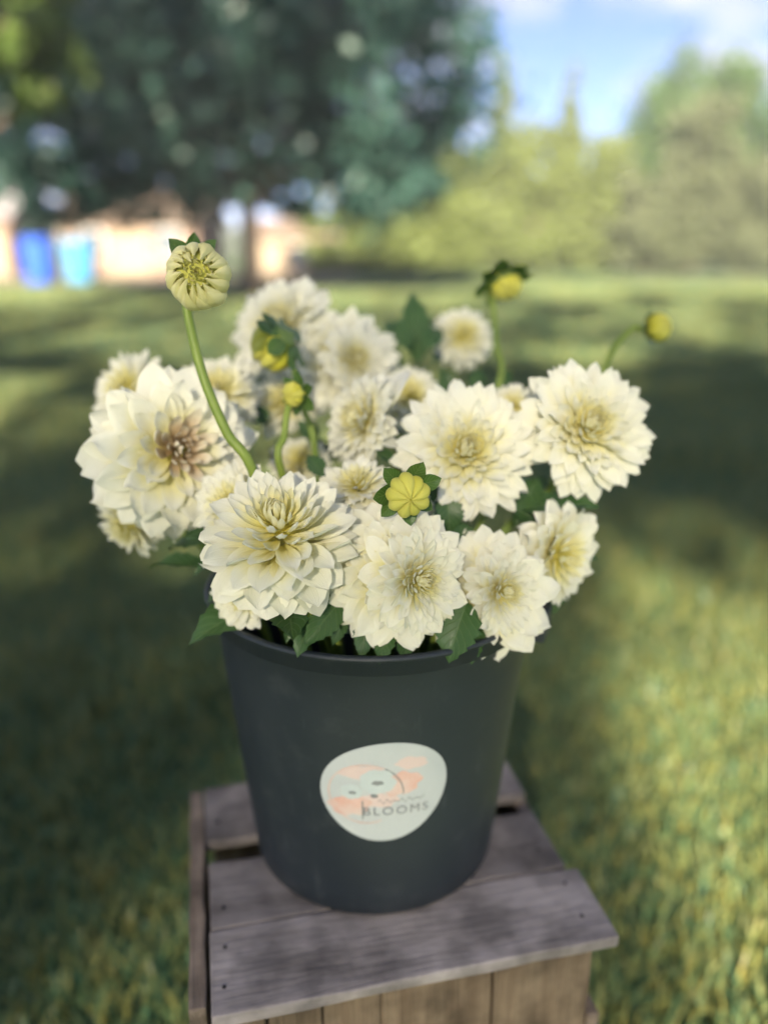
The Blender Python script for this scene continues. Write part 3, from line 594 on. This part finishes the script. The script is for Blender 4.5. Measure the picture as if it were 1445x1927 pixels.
for k in range(46):
    a = k / 46; b = (k + 1) / 46
    f = lambda t: (-.006 + .040 * t, -.0085 + .0024 * math.sin(t * 40) * (0.6 + .4 * math.sin(t * 13)))
    (u0, v0), (u1, v1) = f(a), f(b); sq.append([(u0, v0 - .0004), (u1, v1 - .0004), (u1, v1 + .0004), (u0, v0 + .0004)])
sheet('script_line', sq, M['grey_print'], .0015, stk)

# ------------------------------------------------------------------ dahlias
PU = [0, .12, .28, .45, .62, .78, .90, .965, 1.0]; PW = [.30, .50, .78, .96, 1.0, .84, .54, .27, .03]
def petal_mesh(name, L, W, b0, b1, cup0, cup1, m, seed, nu=9, nv=6, ripple=.05, pw=PW, lobes=True):
    r = random.Random(seed); V = []; UV = []; F = []; y = z = 0.0; pu = 0.0
    ph = r.uniform(0, 6.28); ph2 = r.uniform(0, 6.28); tw = r.uniform(-.25, .25); side = r.uniform(-.10, .10)
    us = [1 - (1 - i / nu) ** 1.12 for i in range(nu + 1)]
    for i, u in enumerate(us):
        th = b0 * u + b1 * u * u
        if i: dl = (u - pu) * L; y += dl * math.cos(th); z += dl * math.sin(th)
        pu = u
        wv = W * float(np.interp(u, PU, pw)) * .5
        sm = u * u * (3 - 2 * u); c = cup0 + (cup1 - cup0) * sm; c = c if abs(c) > .02 else .02
        for j in range(nv + 1):
            v = -1 + 2 * j / nv
            x = wv * math.sin(c * v) / c; hgt = wv * (1 - math.cos(c * v)) / c
            hgt += wv * .07 * math.cos(v * 3 * math.pi) * math.sin(u * math.pi)          # two lengthwise grooves
            hgt += ripple * W * u * (math.sin(7 * u + ph) * v * .5 + math.sin(5 * u + ph2 + 2 * v) * .3 * abs(v))
            hgt += tw * x * u
            V.append((x + side * L * u * u, y - hgt * math.sin(th), z + hgt * math.cos(th))); UV.append((v * .5 + .5, u))
    for i in range(nu):
        for j in range(nv):
            a = i * (nv + 1) + j; F.append((a, a + 1, a + nv + 2, a + nv + 1))
    return mesh_from(name, V, F, m, True, UV)

# t (0 heart .. 1 rim): length, width, elevation, bend, cup at claw, cup at tip, radius and height of the claw
STY = {
 'flat':  dict(n=184, H=.42, drop=.75, psi=100, ex=1.48, t=[0, .15, .32, .48, .68, 1], W=[.06, .11, .155, .20, .27, .34], b=[85, 80, 62, 20, -14, -32], c0=[1.7, 1.6, 1.5, 1.4, 1.2, .9], c1=[1.2, 1.0, .85, .7, .42, .2], z=[.22, .17, .06, -.05, -.15, -.25]),
 'dome':  dict(n=138, H=.74, drop=1.0, psi=126, ex=1.5, t=[0, .15, .38, .50, .64, 1], W=[.06, .105, .175, .26, .44, .58], b=[90, 82, 55, 16, -16, -40], c0=[1.7, 1.6, 1.5, 1.4, 1.2, .75], c1=[1.2, 1.0, .8, .8, .45, .16], z=[.48, .40, .24, .06, -.14, -.26]),
 'loose': dict(n=104, H=.44, drop=.8, psi=110, ex=1.15, t=[0, .15, .30, .46, .70, 1], W=[.06, .12, .20, .30, .40, .48], b=[80, 70, 40, 0, -24, -42], c0=[1.8, 1.6, 1.3, 1.1, .9, .6], c1=[1.1, .9, .7, .45, .25, .1], z=[.22, .17, .06, -.05, -.16, -.26]),
 'ball':  dict(n=124, H=.55, drop=.8, psi=116, ex=1.12, t=[0, .15, .35, .55, .75, 1], W=[.06, .09, .15, .23, .30, .36], b=[80, 70, 40, 0, -20, -38], c0=[1.7, 1.6, 1.4, 1.2, 1.0, .8], c1=[1.0, .8, .6, .45, .3, .2], z=[.32, .25, .10, -.05, -.16, -.28]),
 'open':  dict(n=60, H=.90, drop=.8, psi=40, ex=.95, t=[0, .2, .4, .6, .8, 1], W=[.07, .10, .15, .20, .25, .30], b=[20, 30, 45, 60, 70, 80], c0=[1.2, 1.1, 1.0, .9, .9, .9], c1=[.9, .8, .7, .7, .7, .7], z=[.55, .45, .35, .25, .15, .05]),
}
def geom(s, t):
    """claw radius and height, length, first elevation, width, bend, cups of the petal at t (0 heart .. 1 rim)"""
    g = lambda k: float(np.interp(t, s['t'], s[k]))
    psi = R_(s['psi'] * t ** s['ex'] + 2.0); tip = (math.sin(psi), s['H'] * math.cos(psi) if psi < math.pi / 2 else math.cos(psi) * s['drop'])
    r0 = .02 + .11 * min(1, t * 1.6); z0 = g('z'); ch = (tip[0] - r0, tip[1] - z0)
    L = math.hypot(*ch); bend = R_(g('b')); el = math.atan2(ch[1], ch[0])
    arc = 1 + bend * bend / 24
    return r0, z0, L * arc, el, g('W'), bend, g('c0'), g('c1')
NB, NVAR = 14, 6
LIB = {}
def lib(style, inner_mat='petal_in', outer_mat='petal'):
    key = (style, inner_mat, outer_mat)
    if key in LIB: return LIB[key]
    s = STY[style]; o = []
    for b in range(NB):
        t = (b + .5) / NB; r0, z0, Lg, el, W, bd, c0, c1 = geom(s, t); vs_ = []
        for q in range(NVAR):
            rr = random.Random(b * 17 + q * 5 + len(style))
            bend = bd * rr.uniform(.65, 1.35) + R_(rr.uniform(-9, 9))
            mm = M[inner_mat] if t < .26 else M[outer_mat]
            pm = petal_mesh('petal_' + style, 1.0, W / Lg * rr.uniform(.92, 1.1), bend * .3, bend * .7, c0, c1 * rr.uniform(.7, 1.3), mm, b * 10 + q, ripple=(.04 + .10 * t) * (2.3 if style == 'loose' else 1.6), nu=9 if t > .25 else 6, nv=6 if t > .25 else 4)
            vs_.append((pm, bend * (.15 + .7 / 3)))
        o.append(vs_)
    LIB[key] = o; return o
def basis(axis, roll=0.0):
    z = axis.normalized(); ref = Vector((0, 0, 1)) if abs(z.z) < .95 else Vector((0, 1, 0))
    x = ref.cross(z).normalized(); y = z.cross(x)
    return Matrix((x, y, z)).transposed().to_4x4() @ Matrix.Rotation(roll, 4, 'Z')

RIMZ = BZ + BH
FOOT = Vector((BX, BY, BZ + .016))
def stem_path(head, axis, via=None, foot_spread=.3):
    base = head - axis * .004
    rc = Vector((BX, BY, 0)); hv_ = Vector((head.x, head.y, 0)) - rc
    rr = min(hv_.length * .62, .118); d = hv_.normalized() if hv_.length > 1e-4 else Vector((1, 0, 0))
    neck = Vector((BX, BY, RIMZ - .03)) + d * rr
    foot = FOOT + d * min(hv_.length * foot_spread, .085)
    if via: P = [base] + [Vector(v) for v in via] + [neck, foot]
    else:
        k = min(.045, (base - neck).length * .4)
        P = [base, base - axis * k * .6 + Vector((0, 0, -k * .5)), neck, foot]
    return catmull(P, 7)
GA = math.pi * (3 - math.sqrt(5))
def flower_head(root, head, ax, R, style, roll, rr, heart='petal_in', outer='petal', cut=None, calyx=True, scale_fn=None):
    s = STY[style]; L = lib(style, heart, outer); B = basis(ax, roll)
    H = Matrix.Translation(head - root.location) @ B @ Matrix.Scale(R, 4); n = s['n']
    for i in range(n):
        t = (i + .5) / n; a = i * GA + rr.uniform(-.10, .10) * (.5 + t)
        if cut and cut(a + roll, t): continue
        r0, z0, Lg, el, W, bd, c0, c1 = geom(s, t)
        me, avg = L[min(NB - 1, int(t * NB))][rr.randrange(NVAR)]
        el = el - avg + R_(rr.uniform(-8.5, 8.5) * (.3 + t)); k_ = Lg * rr.uniform(.93, 1.07) * (scale_fn(a, t) if scale_fn else 1.0)
        d = Vector((math.cos(a), math.sin(a), 0)); Y = d * math.cos(el) + Vector((0, 0, math.sin(el))); Z = -d * math.sin(el) + Vector((0, 0, math.cos(el))); X = Y.cross(Z)
        rot = Matrix((X, Y, Z)).transposed().to_4x4() @ Matrix.Rotation(rr.uniform(-.3, .3) * (.15 + t), 4, 'Y') @ Matrix.Rotation(rr.uniform(-.09, .09), 4, 'Z')
        o = obj('petal', me, root, H @ Matrix.Translation(d * r0 + Vector((0, 0, z0))) @ rot @ Matrix.Scale(k_, 4))
        o.color = (t, rr.random(), 0, 1)
    mb = MB(); z0 = float(s['z'][0]); m = 34
    for i in range(m):
        q = math.sqrt((i + .5) / m); a = i * GA; r0 = .055 * q; hgt = s['H'] - z0 - .17 + .06 * q
        c = Vector((r0 * math.cos(a), r0 * math.sin(a), z0)); tip = c + Vector((-r0 * .35 * math.cos(a), -r0 * .35 * math.sin(a), hgt))
        mb.tube([c, c.lerp(tip, .6), tip], [.010, .011, .003], 5)
    he = mb.build('heart_florets', M['eye'], root, True, mtx=H); he['kind'] = 'stuff'
    if calyx:
        cb = MB(); zc = float(s['z'][-1]); cb.lathe([(.0, zc - .12), (.06, zc - .11), (.13, zc - .05), (.14, zc + .01), (.09, zc + .06), (.03, zc + .12)], 16)
        cb.build('calyx', M['sepal'], root, True, mtx=H)
    return H
def dahlia(label, px, py, depth, rpx, axis, style='flat', roll=0., seed=1, via=None, cut=None, heart='petal_in', outer='petal', name='dahlia', group='white dahlias in the bucket', scale_fn=None, leaves=2, stem_r=.0036, second=None, calyx_ribs=False):
    rr = random.Random(seed); R = rpx / FPX * depth; head = at(px, py, depth); ax = camdir(*axis); s = STY[style]
    foot_pts = stem_path(head + ax * R * (s['z'][-1] - .1), ax, via); foot = foot_pts[-1]
    root = empty(name, foot, label, 'flower', group)
    flower_head(root, head, ax, R, style, roll, rr, heart, outer, cut, True, scale_fn)
    if calyx_ribs:
        pump(root, Matrix.Translation(head - foot) @ basis(ax, roll) @ Matrix.Scale(R * .95, 4) @ Matrix.Diagonal((1, 1, .92, 1)), 12, 40.0, M[outer], rr, bulge=.10)
        pump(root, Matrix.Translation(head - foot) @ basis(ax, roll + .35) @ Matrix.Scale(R * .90, 4) @ Matrix.Diagonal((1, 1, .98, 1)), 15, 24.0, M[outer], rr, bulge=.10)
        MB().lathe([(0, -.8), (.5, -.7), (.78, -.3), (.82, 0), (.74, .34), (.5, .6), (.0, .68)], 20).build('bud_core', M[outer], root, True, mtx=Matrix.Translation(head - foot) @ basis(ax, roll) @ Matrix.Scale(R * .95, 4))
    if second:
        (qx, qy, qd, qr, qa, qs) = second; flower_head(root, at(qx, qy, qd), camdir(*qa), qr / FPX * qd, qs, roll + 1, rr, heart, outer, None, False)
    k = len(foot_pts); mb = MB(); mb.tube([p - foot for p in foot_pts], [stem_r * (1 + .25 * i / k) for i in range(k)], 8); mb.build('stem', M['stem'], root, True)
    for q in range(leaves):
        j = int(k * rr.uniform(.22, .46)); p = foot_pts[j]
        if p.z < RIMZ + .01: p = foot_pts[max(2, j - 3)]
        a = rr.uniform(0, 6.28); dr = Vector((math.cos(a) * .8, math.sin(a) * .8, rr.uniform(-.1, .5))).normalized()
        add_leaf(root, p, dr, rr.uniform(.05, .075), rr.randrange(4))
    return root, head, ax, R

# toothed dahlia leaf: length 1 along +Y
def leaf_mesh(name, m, seed, teeth=7, wd=.55, bend=-.5, fold=.35, nv=8, nu=28, sepal=False):
    r = random.Random(seed); V = []; UV = []; F = []; y = z = 0; pu = 0; ph = r.uniform(0, 6)
    for i in range(nu + 1):
        u = i / nu; th = bend * u
        if i: y += (u - pu) * math.cos(th); z += (u - pu) * math.sin(th)
        pu = u
        prof = float(np.interp(u, [0, .04, .10, .25, .42, .62, .82, .95, 1], [.02, .05, .38, .86, 1, .82, .45, .14, .0])) if not sepal else float(np.interp(u, [0, .15, .4, .65, .85, 1], [.35, .7, 1, .9, .55, .02]))
        tooth = 1.0 if sepal else 1 - .24 * ((u * teeth) % 1.0) * (1 if u > .1 else 0)
        for j in range(nv + 1):
            v = -1 + 2 * j / nv; wv = wd * .5 * prof
            x = wv * v * (tooth if abs(v) > .9 else 1); hh_ = abs(v) * wv * fold + .05 * wd * math.sin(u * 9 + ph + v) * abs(v)
            V.append((x, y - hh_ * math.sin(th) - (.04 * abs(v) * (1 - tooth) if abs(v) > .9 else 0), z + hh_ * math.cos(th))); UV.append((v, u))
    for i in range(nu):
        for j in range(nv): a = i * (nv + 1) + j; F.append((a, a + 1, a + nv + 2, a + nv + 1))
    return mesh_from(name, V, F, m, True, UV)
LEAVES = [leaf_mesh('dahlia_leaf', M['leaf'], 3 + q, 6 + q % 3, .56 + .06 * (q % 2), -.35 - .25 * (q % 3), .25 + .1 * (q % 2)) for q in range(4)]
SEPALS = [leaf_mesh('sepal', M['sepal'], 13 + q, wd=.52, bend=.3 - .25 * q, fold=.2, nv=6, nu=12, sepal=True) for q in range(3)]
def place_leaf(parent, me, base, direction, up, length, name='leaf', width=1.0):
    y = direction.normalized(); x = y.cross(up).normalized(); z = x.cross(y)
    mt = Matrix((x, y, z)).transposed().to_4x4()
    return obj(name, me, parent, Matrix.Translation(base - parent.location) @ mt @ Matrix.Diagonal((length * width, length, length, 1)))
def add_leaf(parent, base, direction, length, q, up=None):
    up = up or Vector((0, -.35, 1)); b = base; tip = base + direction * .012
    return place_leaf(parent, LEAVES[q % 4], b, direction, up, length)

def pump(root, H, nn, end, m, rr, twist=.30, bulge=.20):
    """closed bud petals: overlapping ribs over a ball, from the stalk to 'end' degrees from the tip"""
    key = ('pump', nn, end, m.name)
    if key not in LIB:
        L = []
        for q in range(3):
            r = random.Random(q + nn); V = []; UV = []; F = []; nu, nv = 10, 6
            for i in range(nu + 1):
                u = i / nu; psi = R_(172 + (end - 172) * u); wd = math.pi / nn * (1.32 - .25 * u if end < 10 else 1.55) * (1 if u < .45 or end < 10 else (1 - ((u - .45) / .55) ** 2 * .84))
                for j in range(nv + 1):
                    v = -1 + 2 * j / nv; ph = v * wd + twist * u * u; rad_ = 1 - bulge * abs(v) ** 1.8 + r.uniform(-.012, .012) + (.05 * u if end > 10 else 0)
                    V.append((rad_ * math.sin(psi) * math.sin(ph), rad_ * math.sin(psi) * math.cos(ph), rad_ * math.cos(psi))); UV.append((v * .5 + .5, u))
            for i in range(nu):
                for j in range(nv): a = i * (nv + 1) + j; F.append((a, a + nv + 1, a + nv + 2, a + 1))
            L.append(mesh_from('bud_petal', V, F, m, True, UV))
        LIB[key] = L
    for i in range(nn):
        o = obj('petal', LIB[key][i % 3], root, H @ Matrix.Rotation(2 * math.pi * i / nn + rr.uniform(-.05, .05), 4, 'Z') @ Matrix.Scale(1 + .04 * (i % 2) + rr.uniform(-.06, .06) * (1 if end > 10 else .5), 4) @ Matrix.Rotation(rr.uniform(-.10, .10) if end > 10 else 0, 4, 'X')); o.color = (rr.random(), 0, 0, 1)
def bud(label, px, py, depth, rpx, axis, via, seed=1, openness=0.0, sepals=6, group='dahlia buds among the flowers', sep_len=1.2, squash=.85, cover=0.0, stem_r=.0028, hood=False):
    """closed bud: overlapping petals over a ball, bracts behind"""
    rr = random.Random(seed); R = rpx / FPX * depth; head = at(px, py, depth); ax = camdir(*axis); B = basis(ax, rr.uniform(0, 6))
    if via is not None: via = [at(*v) for v in via]
    P = stem_path(head - ax * R * .85, ax, via); foot = P[-1]
    root = empty('dahlia_bud', foot, label, 'flower bud', group)
    H = Matrix.Translation(head - foot) @ B @ Matrix.Scale(R, 4)
    nn = 9; pump(root, H @ Matrix.Diagonal((1, 1, squash, 1)), nn, 3.0, M['petal_bud'], rr)
    MB().lathe([(0, -.7 * squash), (.5, -.6 * squash), (.7, -.3 * squash), (.76, 0), (.66, .36 * squash), (.4, .62 * squash), (.0, .72 * squash)], 16).build('bud_core', M['petal_bud'], root, True, mtx=H)
    MB().lathe([(0, -1.05), (.18, -1.02), (.42, -.9), (.5, -.8), (.3, -.72), (0, -.7)], 14).build('calyx', M['sepal'], root, True, mtx=H)
    if hood: MB().lathe([(0, -1.06), (.4, -.98), (.78, -.66), (.98, -.28), (1.06, .04), (1.03, .05), (.9, -.3)], 18).build('bract_cup', M['sepal'], root, True, mtx=H @ Matrix.Diagonal((1, 1, squash, 1)))
    up = B.to_3x3() @ Vector((0, 0, 1))
    for i in range(sepals):
        a = 2 * math.pi * i / sepals + rr.uniform(-.2, .2); rad_ = B.to_3x3() @ Vector((math.cos(a), math.sin(a), 0))
        c = rr.uniform(.2, .5) if not cover else cover
        place_leaf(root, SEPALS[rr.randrange(3)], head - up * R * .86 + rad_ * R * .38, (rad_ + up * c).normalized(), up, R * sep_len * rr.uniform(.85, 1.15), 'sepal', 1.25)
    k = len(P); MB().tube([p - foot for p in P], [stem_r * (1 + .5 * i / k) for i in range(k)], 8).build('stem', M['stem'], root, True)
    return root, head, ax, R

D = dahlia
f1 = D('sharp cream dahlia tilted up with domed heart, hanging over the left front of the rim', 528, 1020, .600, 153, (0, .68, .73), 'dome', .4, 1)
f2 = D('wide cream dahlia with two folded hearts, hanging over the front rim below the yellow bud', 740, 1085, .610, 140, (-.12, .02, .99), 'loose', 1.0, 2, cut=lambda a, t: t < .16 or (t < .52 and math.cos(a) > .1), second=(786, 1092, .592, 104, (.52, -.06, .85), 'flat'))
f3 = D('cream dahlia drooping over the right front of the rim beside the wide two-hearted one', 915, 1120, .645, 130, (.0, -.10, .99), 'loose', 2.0, 3, cut=lambda a, t: t < .16 or (t < .5 and math.cos(a) > .1), second=(945, 1112, .628, 86, (.50, .0, .86), 'flat'))
f4 = D('cream dahlia turned away to the right above the bucket handle', 1045, 1045, .690, 108, (.62, -.25, .74), 'loose', .3, 4)
f5 = D('round cream dahlia facing out, right of the yellow bud', 875, 850, .680, 138, (.03, .22, .97), 'flat', .2, 5)
f6 = D('round cream dahlia held farthest out to the right on its stem', 1103, 805, .690, 134, (.16, .18, .97), 'flat', 1.2, 6)
f7 = D('large white dahlia with fading brownish heart on the left of the bunch', 328, 852, .690, 164, (.55, .10, .83), 'loose', .7, 7, heart='petal_brown')
f8 = D('small pale dahlia tucked between the large white one and the sharp front one', 440, 950, .645, 88, (-.35, .35, .87), 'loose', .1, 8)
f9 = D('soft white dahlia peeping out behind the large one, farthest left', 248, 738, .80, 86, (-.45, .25, .86), 'ball', 1.7, 9)
f10 = D('white dahlia behind the tall bud stem, above the large fading one', 410, 745, .80, 88, (.15, .5, .85), 'ball', .9, 10)
f11 = D('half hidden white dahlia low between the two thin bud stems', 535, 760, .84, 72, (.05, .6, .8), 'ball', 2.9, 11)
f12 = D('white dahlia highest in the bunch, behind the nodding yellow bud', 530, 615, .86, 106, (-.38, .35, .86), 'flat', 2.1, 12)
f13 = D('pale yellow hearted dahlia just right of the nodding bud', 640, 680, .84, 108, (-.05, .2, .97), 'flat', .5, 13, second=(668, 676, .82, 70, (.45, .1, .88), 'flat'))
f14 = D('soft cream dahlia behind the curled-petal flower, under the tall leaves', 770, 748, .83, 66, (.1, .4, .9), 'ball', 1.4, 14)
f15 = D('side-turned cream dahlia with loose curled petals in the middle of the bunch', 680, 790, .715, 92, (-.72, .22, .66), 'flat', 2.6, 15)
f16 = D('bluish white dahlia half hidden behind the two front flowers', 672, 915, .655, 78, (-.1, .75, .65), 'loose', 1.1, 16)
f17 = D('small white dahlia at the back among dark leaves beside the upright bud stem', 870, 635, .93, 62, (.1, .3, .95), 'ball', .2, 17)
f18 = D('small white dahlia peeping out between the two round cream ones', 965, 768, .76, 52, (-.1, .3, .95), 'ball', 2.2, 18)
f19 = D('pale dahlia hanging inside the rim beneath the sharp front flower', 460, 1120, .640, 68, (-.25, -.15, .95), 'loose', .9, 19)
f20 = D('cream dahlia seen from the side, low under the large fading one', 244, 985, .74, 70, (-.45, -.60, .66), 'ball', .9, 20)
f21 = D('hidden white dahlia deep in the middle beneath the thin bud stems', 565, 870, .78, 62, (.1, .7, .7), 'ball', .9, 21)

def petal_px(owner, p0, p1, upcam, q=0, width=1.0, bin_=12):
    a, b = at(*p0), at(*p1); y = (b - a).normalized(); up = camdir(*upcam); x = y.cross(up).normalized(); z = x.cross(y); Ln = (b - a).length * 1.06
    o = obj('petal', lib('loose')[bin_][q % NVAR][0], owner, Matrix.Translation(a - owner.location) @ Matrix((x, y, z)).transposed().to_4x4() @ Matrix.Diagonal((Ln * width, Ln, Ln, 1))); o.color = (.9, .5, 0, 1)
petal_px(f15[0], (695, 800, .715), (745, 682, .705), (-.5, .2, .85), 0, 1.0)
petal_px(f15[0], (690, 825, .70), (752, 822, .690), (.1, .9, .4), 1, 1.5)
petal_px(f15[0], (690, 780, .71), (700, 700, .70), (-.7, .1, .7), 2, 1.1)
petal_px(f2[0], (742, 1072, .592), (678, 1082, .583), (.25, .1, .95), 3, 1.35, 9)
petal_px(f2[0], (742, 1070, .592), (690, 1020, .583), (.2, -.2, .95), 1, 1.15, 10)
petal_px(f2[0], (745, 1066, .590), (765, 965, .588), (.1, -.3, .93), 2, 1.0, 11)
petal_px(f2[0], (748, 1090, .590), (742, 1190, .585), (.15, .35, .9), 0, 1.1, 11)
petal_px(f2[0], (745, 1085, .588), (700, 1150, .583), (.3, .3, .9), 2, 1.1, 10)

# buds
b1, h1, _, _ = D('tall half opened pale yellow bud on a curved stem, standing above all flowers', 374, 520, .600, 62, (.10, -.12, .98), 'open', .3, 40, calyx_ribs=True,
   via=[at(352, 560, .625), at(360, 620, .628), at(385, 715, .63), at(428, 815, .635), at(482, 905, .645)], heart='petal_open', outer='petal_open', name='dahlia_bud', group='dahlia buds among the flowers', leaves=0)
for (sxp, syp, q) in [(318, 452, 0), (366, 440, 1), (402, 452, 2)]:
    a_, c_ = at(366, 500, .632), at(sxp, syp, .622); place_leaf(b1, SEPALS[q], a_, c_ - a_, camdir(0, .2, 1), (c_ - a_).length * 1.05, 'sepal', 1.1)
b2 = bud('plump yellow bud with green bracts resting above the wide front dahlia', 768, 932, .575, 43, (.10, -.28, .95), None, 2, sepals=7, sep_len=1.25)
b3 = bud('tiny yellow green bud on a thin straight stem in the middle', 552, 742, .69, 24, (-.55, -.2, .8), [(545, 760, .695), (535, 820, .69), (530, 890, .69)], 3, sepals=6, sep_len=1.5, hood=True)
b4 = bud('nodding yellow bud with dark bracts in front of the highest dahlia', 514, 655, .74, 46, (-.72, -.42, -.45), [(548, 672, .755), (572, 770, .76), (592, 840, .76)], 4, sepals=7, sep_len=1.15)
b5 = bud('yellow green bud nodding on an upright stem right of the small back dahlia', 952, 538, .86, 30, (.25, -.85, .4), [(925, 530, .87), (928, 580, .87), (934, 650, .86), (935, 740, .85)], 5, sepals=7, sep_len=1.7, hood=True)
b6 = bud('yellow bud leaning out to the right on an arched stem above the round dahlia', 1238, 616, .84, 27, (.88, .12, .4), [(1190, 618, .845), (1152, 660, .84), (1120, 740, .82), (1060, 880, .80)], 6, sepals=6, sep_len=1.3)
b7 = bud('small yellow bud tucked under the sharp front flower at the rim', 588, 1150, .62, 20, (.3, -.5, .8), None, 7, sepals=4)

# leaves named by where they show, each on the stem of a flower that is there
def leaf_px(owner, p0, p1, upcam=(0, .3, .95), q=0, width=1.0):
    a, b = at(*p0), at(*p1); d = b - a
    return place_leaf(owner, LEAVES[q % 4], a, d, camdir(*upcam), d.length * 1.05, 'leaf', width)
leaf_px(f1[0], (600, 1120, .63), (560, 1225, .60), q=0, width=1.1)
leaf_px(f1[0], (640, 1130, .62), (582, 1205, .595), (.3, .3, .9), q=1)
leaf_px(f2[0], (690, 1160, .62), (680, 1232, .60), q=2)
leaf_px(f2[0], (730, 1180, .62), (715, 1242, .60), q=3)
leaf_px(f2[0], (880, 1130, .62), (838, 1238, .60), (-.3, .2, .9), q=1, width=1.25)
leaf_px(f3[0], (840, 930, .66), (850, 1010, .65), q=2, width=1.3)
leaf_px(f6[0], (970, 960, .70), (1120, 930, .69), (0, .8, .5), q=0, width=1.0)
leaf_px(f6[0], (1010, 900, .71), (970, 985, .70), q=3)
leaf_px(f7[0], (400, 1075, .70), (285, 1035, .70), (0, .9, .4), q=1, width=.7)
leaf_px(f7[0], (390, 1020, .70), (300, 1000, .72), (0, .7, .6), q=2)
leaf_px(f5[0], (820, 900, .67), (838, 965, .66), q=0, width=1.2)
leaf_px(f15[0], (705, 850, .70), (760, 870, .70), (0, .7, .7), q=1)
for (ow, p0, p1, up_, q, wd) in [(f1, (565, 1120, .63), (540, 1205, .615), (.2, .3, .9), 3, .9), (f2, (650, 1150, .625), (628, 1210, .61), (.1, .3, .9), 2, .9), (f2, (760, 1190, .62), (765, 1248, .605), (0, .2, .95), 0, 1.0), (f3, (900, 1170, .64), (885, 1240, .62), (-.2, .2, .9), 2, 1.0),
        (f3, (865, 985, .66), (880, 1035, .645), (0, .4, .9), 1, 1.2), (f19, (420, 1040, .68), (360, 1075, .68), (0, .8, .5), 3, .8), (f4, (1010, 985, .70), (960, 945, .69), (0, .6, .8), 0, 1.1), (f4, (1060, 1110, .71), (1015, 1165, .70), (.2, .3, .9), 2, .9), (f10, (500, 800, .80), (480, 760, .79), (0, .4, .9), 1, 1.2),
        (f11, (560, 830, .80), (500, 850, .79), (0, .6, .8), 2, 1.2), (f11, (600, 830, .80), (560, 790, .80), (0, .4, .9), 3, 1.1), (f16, (610, 900, .68), (580, 850, .69), (0, .5, .85), 0, 1.1)]:
    leaf_px(ow[0], p0, p1, up_, q, wd)
for (p0, p1, q, wd) in [((785, 690, .92), (778, 540, .93), 0, .75), ((770, 660, .90), (728, 590, .91), 1, 1), ((800, 660, .9), (832, 596, .91), 2, 1), ((760, 690, .89), (705, 650, .88), 3, 1), ((850, 740, .9), (830, 690, .9), 0, 1.2), ((890, 740, .9), (905, 690, .9), 1, 1.2), ((800, 740, .88), (845, 725, .87), 2, 1.3), ((930, 760, .86), (960, 690, .87), 3, .8), ((740, 690, .88), (700, 690, .87), 0, 1.2)]:
    leaf_px(f17[0], p0, p1, (0, .3, .95), q, wd)

# ------------------------------------------------------------------ the air
hm = bpy.data.materials.new('haze'); hm.use_nodes = True; nt = hm.node_tree; nt.nodes.clear()
ho = N(nt, 'ShaderNodeOutputMaterial'); hvn = N(nt, 'ShaderNodeVolumePrincipled'); hvn.inputs['Density'].default_value = 0.0013; hvn.inputs['Color'].default_value = (.86, .92, 1.0, 1)
nt.links.new(hvn.outputs[0], ho.inputs['Volume'])
tag(MB().box((-910, -910, -1.5), (910, 910, 30)).build('haze', hm), kind='stuff')
